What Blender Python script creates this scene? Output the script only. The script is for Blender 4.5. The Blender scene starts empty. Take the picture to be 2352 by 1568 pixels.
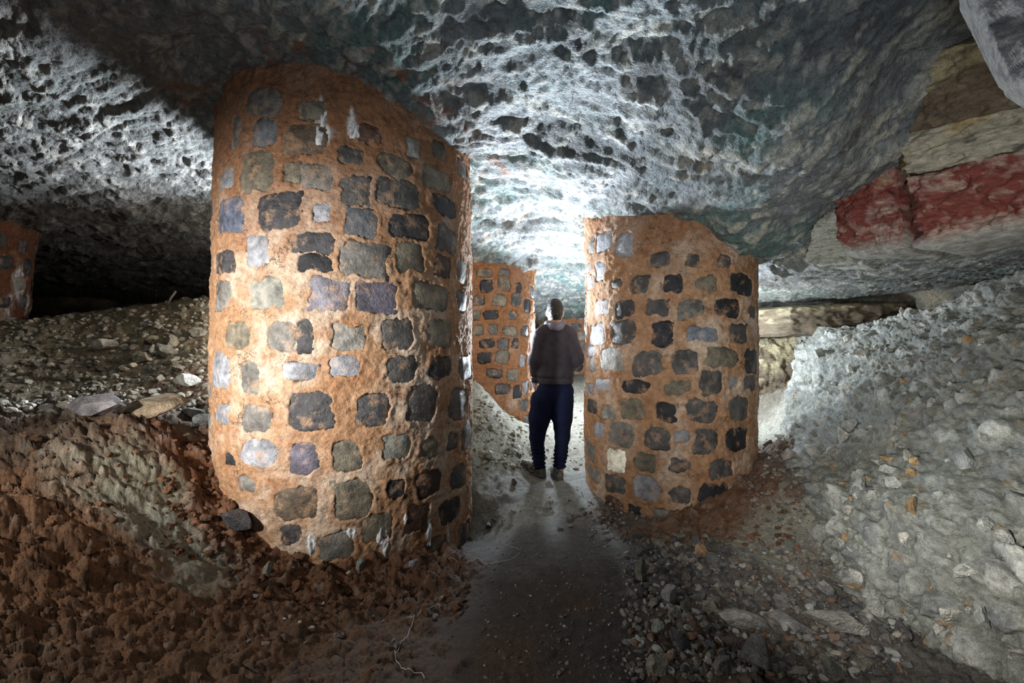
import bpy, math, random
import numpy as np

# ------------------------------------------------------------------ camera, light, exposure
F = 2352 * 16.0 / 36.0          # focal length in photo pixels (16 mm on 36 mm)
CX, CY, CH = 1176.0, 784.0, 1.35
scene = bpy.context.scene
COL = scene.collection

cam_d = bpy.data.cameras.new('camera')
cam_d.lens = 16; cam_d.sensor_width = 36; cam_d.clip_start = 0.02
cam = bpy.data.objects.new('camera', cam_d)
cam.location = (0, 0, CH); cam.rotation_euler = (math.pi / 2, 0, 0)
COL.objects.link(cam); scene.camera = cam

world = bpy.data.worlds.new('world'); scene.world = world
world.use_nodes = True
world.node_tree.nodes['Background'].inputs[0].default_value = (0.6, 0.75, 1, 1)
world.node_tree.nodes['Background'].inputs[1].default_value = 0.004
scene.view_settings.view_transform = 'Standard'
scene.view_settings.look = 'None'
scene.view_settings.gamma = 1
scene.view_settings.use_curve_mapping = False
scene.view_settings.exposure = 0.0


def point_light(name, loc, watts, color, radius):
    d = bpy.data.lights.new(name, 'POINT'); d.energy = watts; d.color = color
    d.shadow_soft_size = radius
    o = bpy.data.objects.new(name, d); o.location = loc; COL.objects.link(o)
    return o


def spot_light(name, loc, target, watts, color, radius, angle, blend):
    d = bpy.data.lights.new(name, 'SPOT'); d.energy = watts; d.color = color
    d.shadow_soft_size = radius; d.spot_size = math.radians(angle); d.spot_blend = blend
    o = bpy.data.objects.new(name, d); o.location = loc
    v = np.array(target, float) - np.array(loc, float)
    yaw = math.atan2(v[1], v[0]); pit = math.atan2(v[2], math.hypot(v[0], v[1]))
    o.rotation_euler = (math.pi / 2 + pit, 0, yaw - math.pi / 2)
    COL.objects.link(o)
    return o


COOL = (0.80, 0.90, 1.0)
NEUT = (1.0, 0.97, 0.92)
# lamps in the passage beyond the man, hidden by his body
point_light('passage_lamp', (0.50, 6.6, 1.32), 260, COOL, 0.12)
spot_light('passage_lamp_up', (0.50, 5.9, 1.22), (0.2, 3.3, 2.75), 800, COOL, 0.14, 96, 0.7)
# unseen fill spot added behind the left pillar to brighten the right-hand roof
spot_light('roof_fill_side', (-0.52, 5.15, 1.35), (1.0, 2.9, 2.55), 800, COOL, 0.14, 84, 0.8)
# unseen spot added beyond the man, aimed back to rim him with light
spot_light('rim_spot', (0.60, 5.0, 1.28), (0.45, 4.0, 1.15), 60, COOL, 0.10, 130, 0.6)
# work lamp hidden behind the right pillar
point_light('work_lamp_right', (2.2, 5.3, 1.40), 150, COOL, 0.06)
# work lamp hidden behind the left pillar
spot_light('work_lamp_left', (-2.0, 4.9, 1.75), (-3.0, 2.4, 2.75), 950, COOL, 0.20, 128, 0.8)
point_light('work_lamp_left_glow', (-1.95, 4.85, 1.75), 75, NEUT, 0.10)
# the photographer's torches, left and right of the camera, with a low fill
spot_light('torch_left', (-2.3, 0.75, 1.35), (-1.55, 3.0, 1.35), 620, NEUT, 0.05, 72, 1.0)
spot_light('fill_left_low', (-2.9, 0.95, 1.6), (-1.0, 2.3, 0.1), 135, NEUT, 0.05, 110, 1.0)  # unseen fill added to give the left mound brightness and relief
spot_light('torch_right', (0.35, 0.6, 1.1), (2.2, 2.75, 1.2), 225, NEUT, 0.05, 84, 1.0)
# unseen fill spot added behind the camera to brighten the roof
spot_light('roof_fill', (0.1, -0.4, 0.8), (0.3, 2.6, 2.9), 125, (0.78, 0.89, 1.0), 0.12, 100, 1.0)
point_light('camera_fill', (-0.5, 0.0, 1.1), 12, (0.95, 0.96, 1.0), 0.12)  # weak unseen fill added by the camera to lift the foreground

rng = np.random.default_rng(7)
random.seed(7)


# ------------------------------------------------------------------ noise
def _hash(ix, iy, iz, seed):
    h = (ix.astype(np.uint32) * np.uint32(0x8da6b343)) ^ (iy.astype(np.uint32) * np.uint32(0xd8163841)) \
        ^ (iz.astype(np.uint32) * np.uint32(0xcb1ab31f)) ^ np.uint32((seed * 0x9E3779B1) & 0xffffffff)
    h ^= h >> np.uint32(15); h *= np.uint32(0x2c1b3c6d)
    h ^= h >> np.uint32(12); h *= np.uint32(0x297a2d39)
    h ^= h >> np.uint32(15)
    return h


def perlin(p, seed=0):
    p = np.asarray(p, np.float32)
    pi = np.floor(p).astype(np.int32); f = p - pi
    w = f * f * f * (f * (f * 6 - 15) + 10)
    out = np.zeros(len(p), np.float32)
    for dx in (0, 1):
        wx = w[:, 0] if dx else 1 - w[:, 0]
        for dy in (0, 1):
            wy = w[:, 1] if dy else 1 - w[:, 1]
            for dz in (0, 1):
                wz = w[:, 2] if dz else 1 - w[:, 2]
                h = _hash(pi[:, 0] + dx, pi[:, 1] + dy, pi[:, 2] + dz, seed)
                gx = (h & np.uint32(1023)).astype(np.float32) / 511.5 - 1
                gy = ((h >> np.uint32(10)) & np.uint32(1023)).astype(np.float32) / 511.5 - 1
                gz = ((h >> np.uint32(20)) & np.uint32(1023)).astype(np.float32) / 511.5 - 1
                out += wx * wy * wz * (gx * (f[:, 0] - dx) + gy * (f[:, 1] - dy) + gz * (f[:, 2] - dz))
    return out * 1.25


def fbm(p, octs=4, seed=0, gain=0.5, lac=2.03):
    p = np.asarray(p, np.float32)
    a, s, out = 1.0, 0.0, np.zeros(len(p), np.float32)
    for i in range(octs):
        out += a * perlin(p, seed + i * 17); s += a; a *= gain; p = p * lac + 3.7
    return out / s * 1.5


def ridged(p, octs=4, seed=0, gain=0.5, lac=2.1):
    p = np.asarray(p, np.float32)
    a, s, out = 1.0, 0.0, np.zeros(len(p), np.float32)
    for i in range(octs):
        out += a * (1 - np.abs(perlin(p, seed + i * 13)) * 2.2); s += a; a *= gain; p = p * lac + 1.3
    return out / s


def worley(p2, seed=0, jit=0.9):
    """2-D cell noise: F1, F2 and a random number of the nearest cell"""
    p2 = np.asarray(p2, np.float32)
    pi = np.floor(p2).astype(np.int32); f = p2 - pi
    f1 = np.full(len(p2), 9, np.float32); f2 = f1.copy(); idc = np.zeros(len(p2), np.float32)
    z0 = np.zeros(len(p2), np.int32)
    for dx in (-1, 0, 1):
        for dy in (-1, 0, 1):
            h = _hash(pi[:, 0] + dx, pi[:, 1] + dy, z0, seed)
            cx = dx + 0.5 + jit * ((h & np.uint32(1023)).astype(np.float32) / 1023 - .5)
            cy = dy + 0.5 + jit * (((h >> np.uint32(10)) & np.uint32(1023)).astype(np.float32) / 1023 - .5)
            d = np.hypot(f[:, 0] - cx, f[:, 1] - cy)
            r = ((h >> np.uint32(20)) & np.uint32(1023)).astype(np.float32) / 1023
            near = d < f1
            f2 = np.where(near, f1, np.minimum(f2, d))
            idc = np.where(near, r, idc); f1 = np.where(near, d, f1)
    return f1, f2, idc


def sstep(a, b, x):
    t = np.clip((x - a) / (b - a), 0, 1)
    return t * t * (3 - 2 * t)


def lerp(a, b, t):
    return a + (b - a) * t


def mixc(c, col, t):
    return c + (np.array(col, np.float32) - c) * np.asarray(t)[:, None]


def P(px, py, z):
    """a photo pixel at the depth z (metres along the view axis)"""
    return np.array([(px - CX) / F * z, z, CH - (py - CY) / F * z])


# ------------------------------------------------------------------ mesh helpers
def mesh_np(name, V, Fc, col=None, smooth=True):
    V = np.asarray(V, np.float32); Fc = np.asarray(Fc, np.int32)
    me = bpy.data.meshes.new(name); m, k = Fc.shape
    me.vertices.add(len(V)); me.vertices.foreach_set('co', V.ravel())
    me.loops.add(m * k); me.loops.foreach_set('vertex_index', Fc.ravel())
    me.polygons.add(m); me.polygons.foreach_set('loop_start', np.arange(0, m * k, k, dtype=np.int32))
    me.polygons.foreach_set('use_smooth', np.full(m, smooth))
    me.update(calc_edges=True); me.validate()
    if col is not None:
        a = me.color_attributes.new('Col', 'FLOAT_COLOR', 'POINT')
        c = np.ones((len(V), 4), np.float32); c[:, :3] = np.clip(col, 0, 1)
        a.data.foreach_set('color', c.ravel())
    return me


def grid_faces(nu, nv, flip=False, wrap=False):
    i = np.arange(nu if wrap else nu - 1)[:, None]; j = np.arange(nv - 1)[None, :]
    i2 = (i + 1) % nu
    a, b, c, d = i * nv + j, i2 * nv + j, i2 * nv + j + 1, i * nv + j + 1
    q = np.stack(np.broadcast_arrays(a, b, c, d), -1).reshape(-1, 4)
    return q[:, ::-1] if flip else q


def grid_normals(V, nu, nv):
    G = V.reshape(nu, nv, 3)
    n = np.cross(np.gradient(G, axis=0), np.gradient(G, axis=1)).reshape(-1, 3)
    return n / np.maximum(np.linalg.norm(n, axis=1, keepdims=True), 1e-9)


def obj(name, me, mat=None, parent=None, kind=None, label=None, cat=None, group=None, color=None):
    o = bpy.data.objects.new(name, me); COL.objects.link(o)
    if mat is not None and me is not None and not me.materials:
        me.materials.append(mat)
    if parent is not None:
        o.parent = parent
    if kind: o['kind'] = kind
    if label: o['label'] = label
    if cat: o['category'] = cat
    if group: o['group'] = group
    if color is not None: o.color = (*color, 1)
    return o


# ------------------------------------------------------------------ materials
def material(name, use='attr', base=(.5, .5, .5), rough=(.55, .8), spec=.4, vary=.35, vscale=40,
             bumps=((30, .6, .01), (140, .5, .004)), dust=None, specks=0.0, cracks=0.0, stretch=(1, 1, 1)):
    m = bpy.data.materials.new(name); m.use_nodes = True
    nt = m.node_tree; N = nt.nodes; L = nt.links
    b = N['Principled BSDF']
    b.inputs['Specular IOR Level'].default_value = spec
    geo = N.new('ShaderNodeNewGeometry')
    mp = N.new('ShaderNodeMapping'); mp.inputs['Scale'].default_value = stretch
    L.new(geo.outputs['Position'], mp.inputs['Vector'])
    pos = mp.outputs['Vector']
    if use == 'attr':
        a = N.new('ShaderNodeAttribute'); a.attribute_name = 'Col'; c = a.outputs['Color']
    elif use == 'object':
        a = N.new('ShaderNodeObjectInfo'); c = a.outputs['Color']
    else:
        a = N.new('ShaderNodeRGB'); a.outputs[0].default_value = (*base, 1); c = a.outputs[0]

    def noise(scale, detail=4, rgh=.6):
        n = N.new('ShaderNodeTexNoise'); n.inputs['Scale'].default_value = scale
        n.inputs['Detail'].default_value = detail; n.inputs['Roughness'].default_value = rgh
        L.new(pos, n.inputs['Vector']); return n

    def ramp(src, f0, f1, t0, t1):
        r = N.new('ShaderNodeMapRange'); r.inputs[1].default_value = f0; r.inputs[2].default_value = f1
        r.inputs[3].default_value = t0; r.inputs[4].default_value = t1
        L.new(src, r.inputs[0]); return r.outputs[0]

    n1 = noise(vscale, 6, .7)
    mul = N.new('ShaderNodeMix'); mul.data_type = 'RGBA'; mul.blend_type = 'MULTIPLY'
    mul.inputs[0].default_value = 1
    v = ramp(n1.outputs['Fac'], .3, .7, 1 - vary, 1 + vary)
    cc = N.new('ShaderNodeCombineColor')
    for i in range(3): L.new(v, cc.inputs[i])
    L.new(c, mul.inputs[6]); L.new(cc.outputs[0], mul.inputs[7]); c = mul.outputs[2]
    if use == 'object':
        nb = noise(7, 4, .6)
        m2 = N.new('ShaderNodeMix'); m2.data_type = 'RGBA'; m2.blend_type = 'MULTIPLY'; m2.inputs[0].default_value = 1
        c2 = N.new('ShaderNodeCombineColor'); v2 = ramp(nb.outputs['Fac'], .32, .68, .55, 1.5)
        for i in range(3): L.new(v2, c2.inputs[i])
        L.new(c, m2.inputs[6]); L.new(c2.outputs[0], m2.inputs[7]); c = m2.outputs[2]
    if dust:
        col, lo, hi, amt, sc = dust
        n2 = noise(sc, 5, .65)
        mx = N.new('ShaderNodeMix'); mx.data_type = 'RGBA'
        L.new(ramp(n2.outputs['Fac'], lo, hi, 0, amt), mx.inputs[0])
        L.new(c, mx.inputs[6]); mx.inputs[7].default_value = (*col, 1); c = mx.outputs[2]
    if specks:
        vo = N.new('ShaderNodeTexVoronoi'); vo.inputs['Scale'].default_value = 130
        L.new(pos, vo.inputs['Vector'])
        mx = N.new('ShaderNodeMix'); mx.data_type = 'RGBA'
        n3 = noise(11, 2)
        mm = N.new('ShaderNodeMath'); mm.operation = 'MULTIPLY'
        L.new(ramp(vo.outputs['Distance'], .12, .22, 1, 0), mm.inputs[0])
        L.new(ramp(n3.outputs['Fac'], .5, .62, 0, specks), mm.inputs[1])
        L.new(mm.outputs[0], mx.inputs[0]); L.new(c, mx.inputs[6])
        mx.inputs[7].default_value = (.55, .52, .46, 1); c = mx.outputs[2]
    crk = None
    if cracks:
        wn = noise(9, 4, .7); ad = N.new('ShaderNodeMix'); ad.data_type = 'VECTOR'; ad.inputs[0].default_value = .22
        L.new(pos, ad.inputs[4]); L.new(wn.outputs['Color'], ad.inputs[5])
        vc = N.new('ShaderNodeTexVoronoi'); vc.feature = 'DISTANCE_TO_EDGE'; vc.inputs['Scale'].default_value = 10
        L.new(ad.outputs[1], vc.inputs['Vector'])
        nm = noise(5, 3, .6)
        mm2 = N.new('ShaderNodeMath'); mm2.operation = 'MULTIPLY'
        L.new(ramp(vc.outputs['Distance'], .0, .035, 1, 0), mm2.inputs[0])
        L.new(ramp(nm.outputs['Fac'], .55, .64, 0, cracks), mm2.inputs[1])
        crk = mm2.outputs[0]
        mx = N.new('ShaderNodeMix'); mx.data_type = 'RGBA'
        L.new(crk, mx.inputs[0]); L.new(c, mx.inputs[6]); mx.inputs[7].default_value = (.05, .025, .015, 1); c = mx.outputs[2]
    L.new(c, b.inputs['Base Color'])
    L.new(ramp(n1.outputs['Fac'], .3, .7, rough[0], rough[1]), b.inputs['Roughness'])
    nrm = None
    for sc, st, dist in bumps:
        bn = N.new('ShaderNodeBump'); bn.inputs['Strength'].default_value = st
        bn.inputs['Distance'].default_value = dist
        L.new(noise(sc, 5, .65).outputs['Fac'], bn.inputs['Height'])
        if nrm: L.new(nrm, bn.inputs['Normal'])
        nrm = bn.outputs['Normal']
    if crk:
        bn = N.new('ShaderNodeBump'); bn.invert = True; bn.inputs['Strength'].default_value = .8; bn.inputs['Distance'].default_value = .012
        L.new(crk, bn.inputs['Height']); L.new(nrm, bn.inputs['Normal']); nrm = bn.outputs['Normal']
    if nrm: L.new(nrm, b.inputs['Normal'])
    return m


M = {}
M['ceil'] = material('cave_rock', rough=(.38, .7), spec=.5, vary=.5, vscale=28,
                     bumps=((12, .8, .07), (40, .8, .03), (140, .6, .009)))
M['slab'] = material('bedded_rock', rough=(.5, .8), spec=.4, vary=.5, vscale=18, stretch=(1, 1, 3.5),
                     bumps=((14, .8, .05), (55, .7, .018), (180, .5, .006)))
M['floor'] = material('cave_earth', rough=(.55, .95), spec=.35, vary=.45, vscale=35,
                      bumps=((22, .8, .05), (80, .8, .02), (240, .6, .007)))
M['mortar'] = material('clay_mortar', rough=(.7, .95), spec=.25, vary=.4, vscale=26,
                       bumps=((18, .7, .04), (65, .8, .02), (220, .6, .006)), cracks=.8)
M['stone'] = material('pillar_stone', use='object', rough=(.42, .75), spec=.45, vary=.5, vscale=22,
                      bumps=((24, .7, .03), (110, .6, .008)),
                      dust=((.38, .22, .12), .54, .66, .65, 11), specks=.8)
M['salt'] = material('white_salt', use='rgb', base=(.74, .74, .75), rough=(.7, .95), spec=.3, vary=.3, vscale=50, bumps=((60, .7, .012), (200, .6, .005)))
M['rock'] = material('loose_rock', use='object', rough=(.5, .85), spec=.4, vary=.45, vscale=24,
                     bumps=((20, .8, .035), (80, .7, .012)))
M['gravel'] = material('gravel', rough=(.55, .85), spec=.4, vary=.3, vscale=60, bumps=((120, .4, .006),))


# ------------------------------------------------------------------ control surfaces (thin-plate splines)
class Spline:
    def __init__(self, pts, reg=0.02):
        pts = np.array(pts, float); self.xy = pts[:, :2]; n = len(pts)
        d2 = ((self.xy[:, None] - self.xy[None]) ** 2).sum(-1)
        K = .5 * d2 * np.log(d2 + 1e-9) + reg * np.eye(n)
        A = np.zeros((n + 3, n + 3)); A[:n, :n] = K
        A[:n, n] = 1; A[:n, n + 1:] = self.xy; A[n:, :n] = A[:n, n:].T
        b = np.zeros(n + 3); b[:n] = pts[:, 2]
        self.w = np.linalg.solve(A, b)

    def __call__(self, x, y):
        n = len(self.xy); out = self.w[n] + self.w[n + 1] * x + self.w[n + 2] * y
        for k in range(n):
            d2 = (x - self.xy[k, 0]) ** 2 + (y - self.xy[k, 1]) ** 2
            out = out + self.w[k] * .5 * d2 * np.log(d2 + 1e-9)
        return out


floor_px = [
    (1176, 1568, 1.8), (1250, 1250, 3.03), (1250, 1400, 2.3), (1300, 1100, 4.5), (1290, 1000, 6.0), (1290, 950, 7.0),
    (1290, 880, 8.6),
    (540, 1062, 3.2), (620, 1205, 2.95), (700, 1275, 2.87), (900, 1290, 2.9), (1050, 1268, 3.3), (1088, 1205, 3.8),
    (0, 950, 2.75), (170, 955, 2.8), (330, 985, 2.85), (450, 1080, 3.0), (200, 1150, 2.3), (0, 1300, 1.8),
    (300, 1400, 1.9), (0, 1568, 1.35), (600, 1450, 2.0), (420, 1230, 2.5), (850, 1420, 2.3),
    (150, 945, 3.5), (430, 975, 3.6), (-150, 930, 3.4), (300, 940, 3.3),
    (100, 850, 4.4), (400, 850, 4.4), (200, 780, 5.0), (400, 770, 5.0), (460, 690, 5.6), (250, 712, 5.6), (0, 747, 5.5),
    (-300, 760, 5.2), (560, 850, 4.4),
    (1092, 890, 5.0), (1195, 990, 5.3), (1100, 1050, 4.4), (1120, 1150, 3.9), (1000, 860, 5.2), (1180, 1080, 4.5),
    (1350, 1110, 4.2), (1400, 1185, 3.6), (1500, 1200, 3.45), (1600, 1162, 3.5), (1720, 1062, 3.9), (1780, 1012, 4.2),
    (1900, 1000, 3.9), (1850, 1150, 2.9), (1800, 1300, 2.4), (1700, 1200, 3.0), (1600, 1350, 2.35), (1500, 1500, 1.95),
    (1900, 1480, 1.85), (2300, 1568, 1.6), (1760, 1000, 4.9), (2000, 1300, 2.5), (2100, 1200, 2.6)]
floor_pts = [P(*q) for q in floor_px] + [
    (0, 0, 0), (-1.5, 0, .35), (1.6, 0, .2), (0, -3, 0), (-5, 0, 1.2), (5, 0, 1.5), (-5, 3.5, 1.2), (4, 3, 1.2),
    (3.2, 4.5, 1.0), (4.5, 5, 1.4), (2, 6, .5), (-3, 7.2, 1.3), (-5, 7.5, 1.2), (-7, 6, 1.4), (-4, 10, .9), (0, 11, .8),
    (4, 10, .9), (-1.0, 6.5, .7), (1.5, 4.2, .1), (-1.3, 3.9, .3), (6, 8, 1.4), (-8, 10, 1)]
floor_base = Spline(floor_pts)

# soil patches: pixel, depth -> world spot; radius, colour, roughness of the ground, clumpiness
soil = []
for px, py, z, r, c, ro, cl in [
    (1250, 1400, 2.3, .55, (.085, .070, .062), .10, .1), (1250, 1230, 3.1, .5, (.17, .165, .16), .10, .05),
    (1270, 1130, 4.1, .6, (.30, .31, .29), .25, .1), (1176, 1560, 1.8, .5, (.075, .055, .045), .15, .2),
    (1180, 1500, 1.95, .25, (.13, .072, .04), .1, .15), (1400, 1480, 2.0, .3, (.06, .055, .058), .2, .2),
    (1320, 1380, 2.35, .2, (.13, .07, .04), .1, .2),
    (800, 1330, 2.65, .5, (.19, .088, .042), .9, 1.0), (980, 1330, 2.8, .35, (.16, .078, .04), .9, 1.0),
    (650, 1300, 2.7, .35, (.19, .085, .042), .9, 1.0), (560, 1190, 2.95, .3, (.19, .085, .04), .9, 1.0),
    (800, 1500, 2.0, .55, (.15, .09, .055), .35, .5), (450, 1450, 1.9, .5, (.17, .085, .042), .5, .7),
    (200, 1350, 1.8, .45, (.19, .088, .038), .6, .8), (30, 1250, 1.9, .45, (.17, .082, .038), .6, .8),
    (100, 1500, 1.5, .4, (.12, .062, .03), .5, .6), (380, 1240, 2.4, .22, (.27, .28, .23), .6, .6),
    (280, 1130, 2.5, .25, (.25, .24, .18), .7, .6), (450, 1300, 2.3, .2, (.26, .27, .22), .5, .5),
    (330, 1090, 2.65, .2, (.22, .2, .14), .8, .8), (150, 1030, 2.6, .4, (.13, .085, .055), .9, .9),
    (0, 1020, 2.5, .4, (.14, .10, .065), .8, .8), (420, 1060, 2.95, .2, (.17, .075, .038), 1, 1),
    (200, 930, 3.5, .6, (.24, .21, .17), 1, .8), (430, 960, 3.6, .4, (.17, .12, .085), 1, .8),
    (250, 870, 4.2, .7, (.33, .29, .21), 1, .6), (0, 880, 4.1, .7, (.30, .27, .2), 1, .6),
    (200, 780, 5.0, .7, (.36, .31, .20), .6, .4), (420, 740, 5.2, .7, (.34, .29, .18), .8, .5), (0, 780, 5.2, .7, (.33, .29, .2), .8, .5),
    (420, 880, 4.1, .3, (.24, .14, .09), 1, .8),
    (1120, 950, 4.8, .6, (.37, .36, .29), .8, .5), (1110, 1120, 4.1, .35, (.25, .23, .19), .6, .5),
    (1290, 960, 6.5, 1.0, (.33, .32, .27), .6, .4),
    (1400, 1190, 3.6, .22, (.16, .115, .085), .5, .5), (1560, 1230, 3.1, .25, (.20, .12, .075), .8, .8),
    (1650, 1190, 3.2, .25, (.22, .115, .065), .9, .9), (1760, 1130, 3.2, .3, (.19, .10, .06), .9, .9),
    (1800, 1060, 3.7, .3, (.18, .12, .09), 1, .8), (1880, 1080, 3.2, .3, (.28, .27, .22), .15, .2),
    (1830, 1200, 2.75, .3, (.33, .32, .26), .15, .1), (1780, 1280, 2.5, .25, (.34, .33, .27), .2, .1),
    (1560, 1330, 2.45, .35, (.11, .105, .11), .7, .5), (1700, 1380, 2.2, .35, (.15, .14, .13), .7, .5),
    (1600, 1500, 1.95, .3, (.15, .085, .052), .6, .6), (1750, 1480, 1.95, .35, (.14, .12, .10), .7, .6),
    (2000, 1480, 1.9, .4, (.15, .135, .12), .7, .6), (1950, 990, 4.2, .5, (.4, .39, .33), .8, .4)]:
    q = P(px, py, z); soil.append((q[0], q[1], r, c, ro, cl))


def soil_mix(x, y):
    p3 = np.stack([x, y, 0 * x], 1)
    xx = x + .26 * fbm(p3 * 3.1, 5, 5, .65); yy = y + .26 * fbm(p3 * 3.1 + 40, 5, 6, .65)
    wsum = np.full(len(x), 1e-4, np.float32)
    out = np.zeros((len(x), 5), np.float32); out += 1e-4 * np.array([.2, .18, .14, .7, .5])
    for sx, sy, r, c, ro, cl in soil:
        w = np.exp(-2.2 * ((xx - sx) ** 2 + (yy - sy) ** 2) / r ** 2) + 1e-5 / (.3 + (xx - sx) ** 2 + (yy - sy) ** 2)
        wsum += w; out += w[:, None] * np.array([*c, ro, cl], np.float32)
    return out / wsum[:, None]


def floor_detail(x, y, mix=None):
    p = np.stack([x, y, 0 * x], 1).astype(np.float32)
    if mix is None: mix = soil_mix(x, y)
    ro, cl = mix[:, 3], mix[:, 4]
    wx = p[:, :2] + .05 * np.stack([perlin(p * 9, 1), perlin(p * 9, 2)], 1)
    f1, f2, idc = worley(wx * 7, 3); g1, g2, idg = worley(wx * 19, 4)
    lump = np.clip(.55 - f1, 0, 1) * idc * sstep(.25, .6, idc)
    lump2 = np.clip(.55 - g1, 0, 1) * idg
    h = .05 * ro * fbm(p * 1.7, 3, 20) + .035 * ro * fbm(p * 5, 4, 21) + .01 * fbm(p * 4, 3, 22)
    edge = sstep(.02, .16, g2 - g1) * (.3 + .7 * idg)
    h += cl * (.14 * lump + .05 * lump2 + .016 * edge + .045 * np.abs(fbm(p * 11, 4, 25, .65)) + .03 * fbm(p * 6, 3, 26, .6)) + .018 * ro * ridged(p * 9, 3, 23) * (.4 + .6 * cl)
    h += .004 * fbm(p * 40, 2, 24) * (.4 + ro)
    return h, idc, lump, idg


def ground_h(x, y):
    x = np.atleast_1d(np.asarray(x, float)); y = np.atleast_1d(np.asarray(y, float))
    return floor_base(x, y) + floor_detail(x, y)[0]


# ------------------------------------------------------------------ floor
def build_floor():
    t = np.concatenate([np.linspace(-3, -1.33, 24), np.linspace(-1.32, 1.32, 740), np.linspace(1.33, 3, 24)]); z = np.concatenate([np.linspace(1.15, 1.3, 8)[:-1], 1.3 * np.exp(np.arange(0, 312) * .0058), np.linspace(8.0, 12.5, 14)])
    T, Z = np.meshgrid(t, z, indexing='ij'); x = (T * Z).ravel(); y = Z.ravel()
    mix = soil_mix(x, y)
    d, idc, lump, idg = floor_detail(x, y, mix)
    h = floor_base(x, y) + d
    V = np.stack([x, y, h], 1)
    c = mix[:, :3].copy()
    p = V.astype(np.float32)
    n = fbm(p * 14, 4, 31)
    c *= (1 + .35 * n)[:, None]
    sp = sstep(.72, .9, idg) * sstep(.5, .2, worley(p[:, :2] * 19, 4)[0]) * mix[:, 3]
    c = mixc(c, (.36, .34, .29), .4 * sp)
    red = sstep(.15, .5, fbm(p * 2.3, 3, 33)) * mix[:, 4] * .3
    c = mixc(c, (.20, .09, .045), red)
    Fc = grid_faces(len(t), len(z))
    # the ground on under and behind the photographer, and to the sides
    xs = np.linspace(-9, 9, 90); ys = np.linspace(-3.5, 1.17, 40)
    X, Y = np.meshgrid(xs, ys, indexing='ij'); x2, y2 = X.ravel(), Y.ravel()
    m2 = soil_mix(x2, y2); h2 = floor_base(x2, y2) + floor_detail(x2, y2, m2)[0] - .01
    F2 = grid_faces(90, 40) + len(V)
    V = np.concatenate([V, np.stack([x2, y2, h2], 1)]); c = np.concatenate([c, m2[:, :3]])
    me = mesh_np('floor', V, np.concatenate([Fc, F2]), c)
    return obj('floor', me, M['floor'], kind='structure')


floor_o = build_floor()

# ------------------------------------------------------------------ ceiling
ceil_pts = [
    (-2.1, 3.17, 2.98), (-1.35, 2.8, 3.03), (-1.77, 3.0, 3.03), (-.78, 2.92, 2.92), (-.53, 3.15, 2.84), (-.33, 3.79, 2.82),
    (.74, 4.3, 2.5), (.94, 3.6, 2.38), (1.25, 3.45, 2.36), (1.42, 3.45, 2.33), (1.6, 3.35, 2.16), (1.75, 3.5, 2.12), (2.05, 3.8, 2.07),
    (1.4, 2.0, 2.72), (1.67, 2.4, 2.45), (1.94, 2.24, 2.75), (2.09, 2.0, 2.85), (2.3, 3.2, 2.35), (2.1, 2.8, 2.4), (1.9, 3.1, 2.25),
    (0, 2.2, 3.0), (0, 1, 3.1), (0, 3, 2.85), (.5, 3, 2.7), (-3, 3, 2.95), (-3, 5, 2.85), (-5, 5, 2.8), (-5, 8, 2.5), (-3, 7, 2.5),
    (-2, 6.5, 2.45), (-.5, 5.7, 2.36), (0.3, 6.0, 2.38), (0, 5, 2.55), (.6, 6.7, 2.45), (.6, 7.5, 2.3), (.6, 9, 1.95), (-1, 9, 1.9),
    (-5, 2, 3.0), (-3, 1, 3.1), (3, 1, 2.8), (0, -3, 3.1), (-4, -3, 3.1), (4, -3, 2.9), (3, 5, 2.1), (2, 5, 2.1), (2, 7, 2.0), (4, 5, 2.1),
    (6, 3, 2.3), (-8, 5, 2.8), (-8, 9, 2.4), (4, 9, 1.9), (0, 11, 1.7)]
ceil_base = Spline(ceil_pts, .01)
EDGE_Y = [-3, 1.0, 2.29, 3.23, 3.7, 4.6, 6.0, 12]
EDGE_X = [3.3, 2.95, 2.62, 2.36, 2.25, 2.0, 1.9, 1.9]


def rock_color(p, teal=.5):
    n1 = fbm(p * np.array([1.1, 1.1, 1.1]), 4, 51); n2 = fbm(p * 5, 4, 52)
    c = np.zeros((len(p), 3), np.float32) + np.array([.16, .18, .185], np.float32)
    c = mixc(c, (.085, .165, .15), sstep(-.15, .35, n1) * teal * 1.7)
    c = mixc(c, (.10, .10, .10), sstep(.1, .5, n2))
    w_ = np.stack([fbm(p * 4, 3, 53, .6), fbm(p * 4, 3, 54, .6)], 1)
    q = (p[:, :2] @ np.array([[.8, -.6], [.6, .8]], np.float32)) * np.array([9.5, 5.2], np.float32) + 1.1 * w_
    sk = fbm(np.concatenate([q * np.array([2.2, .5], np.float32), p[:, 2:]], 1), 4, 58, .6)
    c = mixc(c, (.30, .32, .32), sstep(.0, .5, sk) * .6)
    c = mixc(c, (.06, .07, .075), sstep(.1, .6, -sk) * .7)
    f1, f2, idc = worley(q, 55)
    nod = sstep(.46, .28, f1 + .12 * w_[:, 0]) * sstep(.55, .7, idc)
    c = mixc(c, (.46, .45, .38), nod * (.35 + .6 * sstep(-.3, .4, w_[:, 1])))
    g1, g2, idg = worley(q * 2.3 + 9, 56)
    c = mixc(c, (.42, .41, .36), sstep(.42, .3, g1) * sstep(.6, .75, idg) * .6)
    c = mixc(c, (.33, .24, .13), sstep(.42, .65, fbm(p * 2.2, 3, 57)) * .5)
    return c, nod


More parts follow.
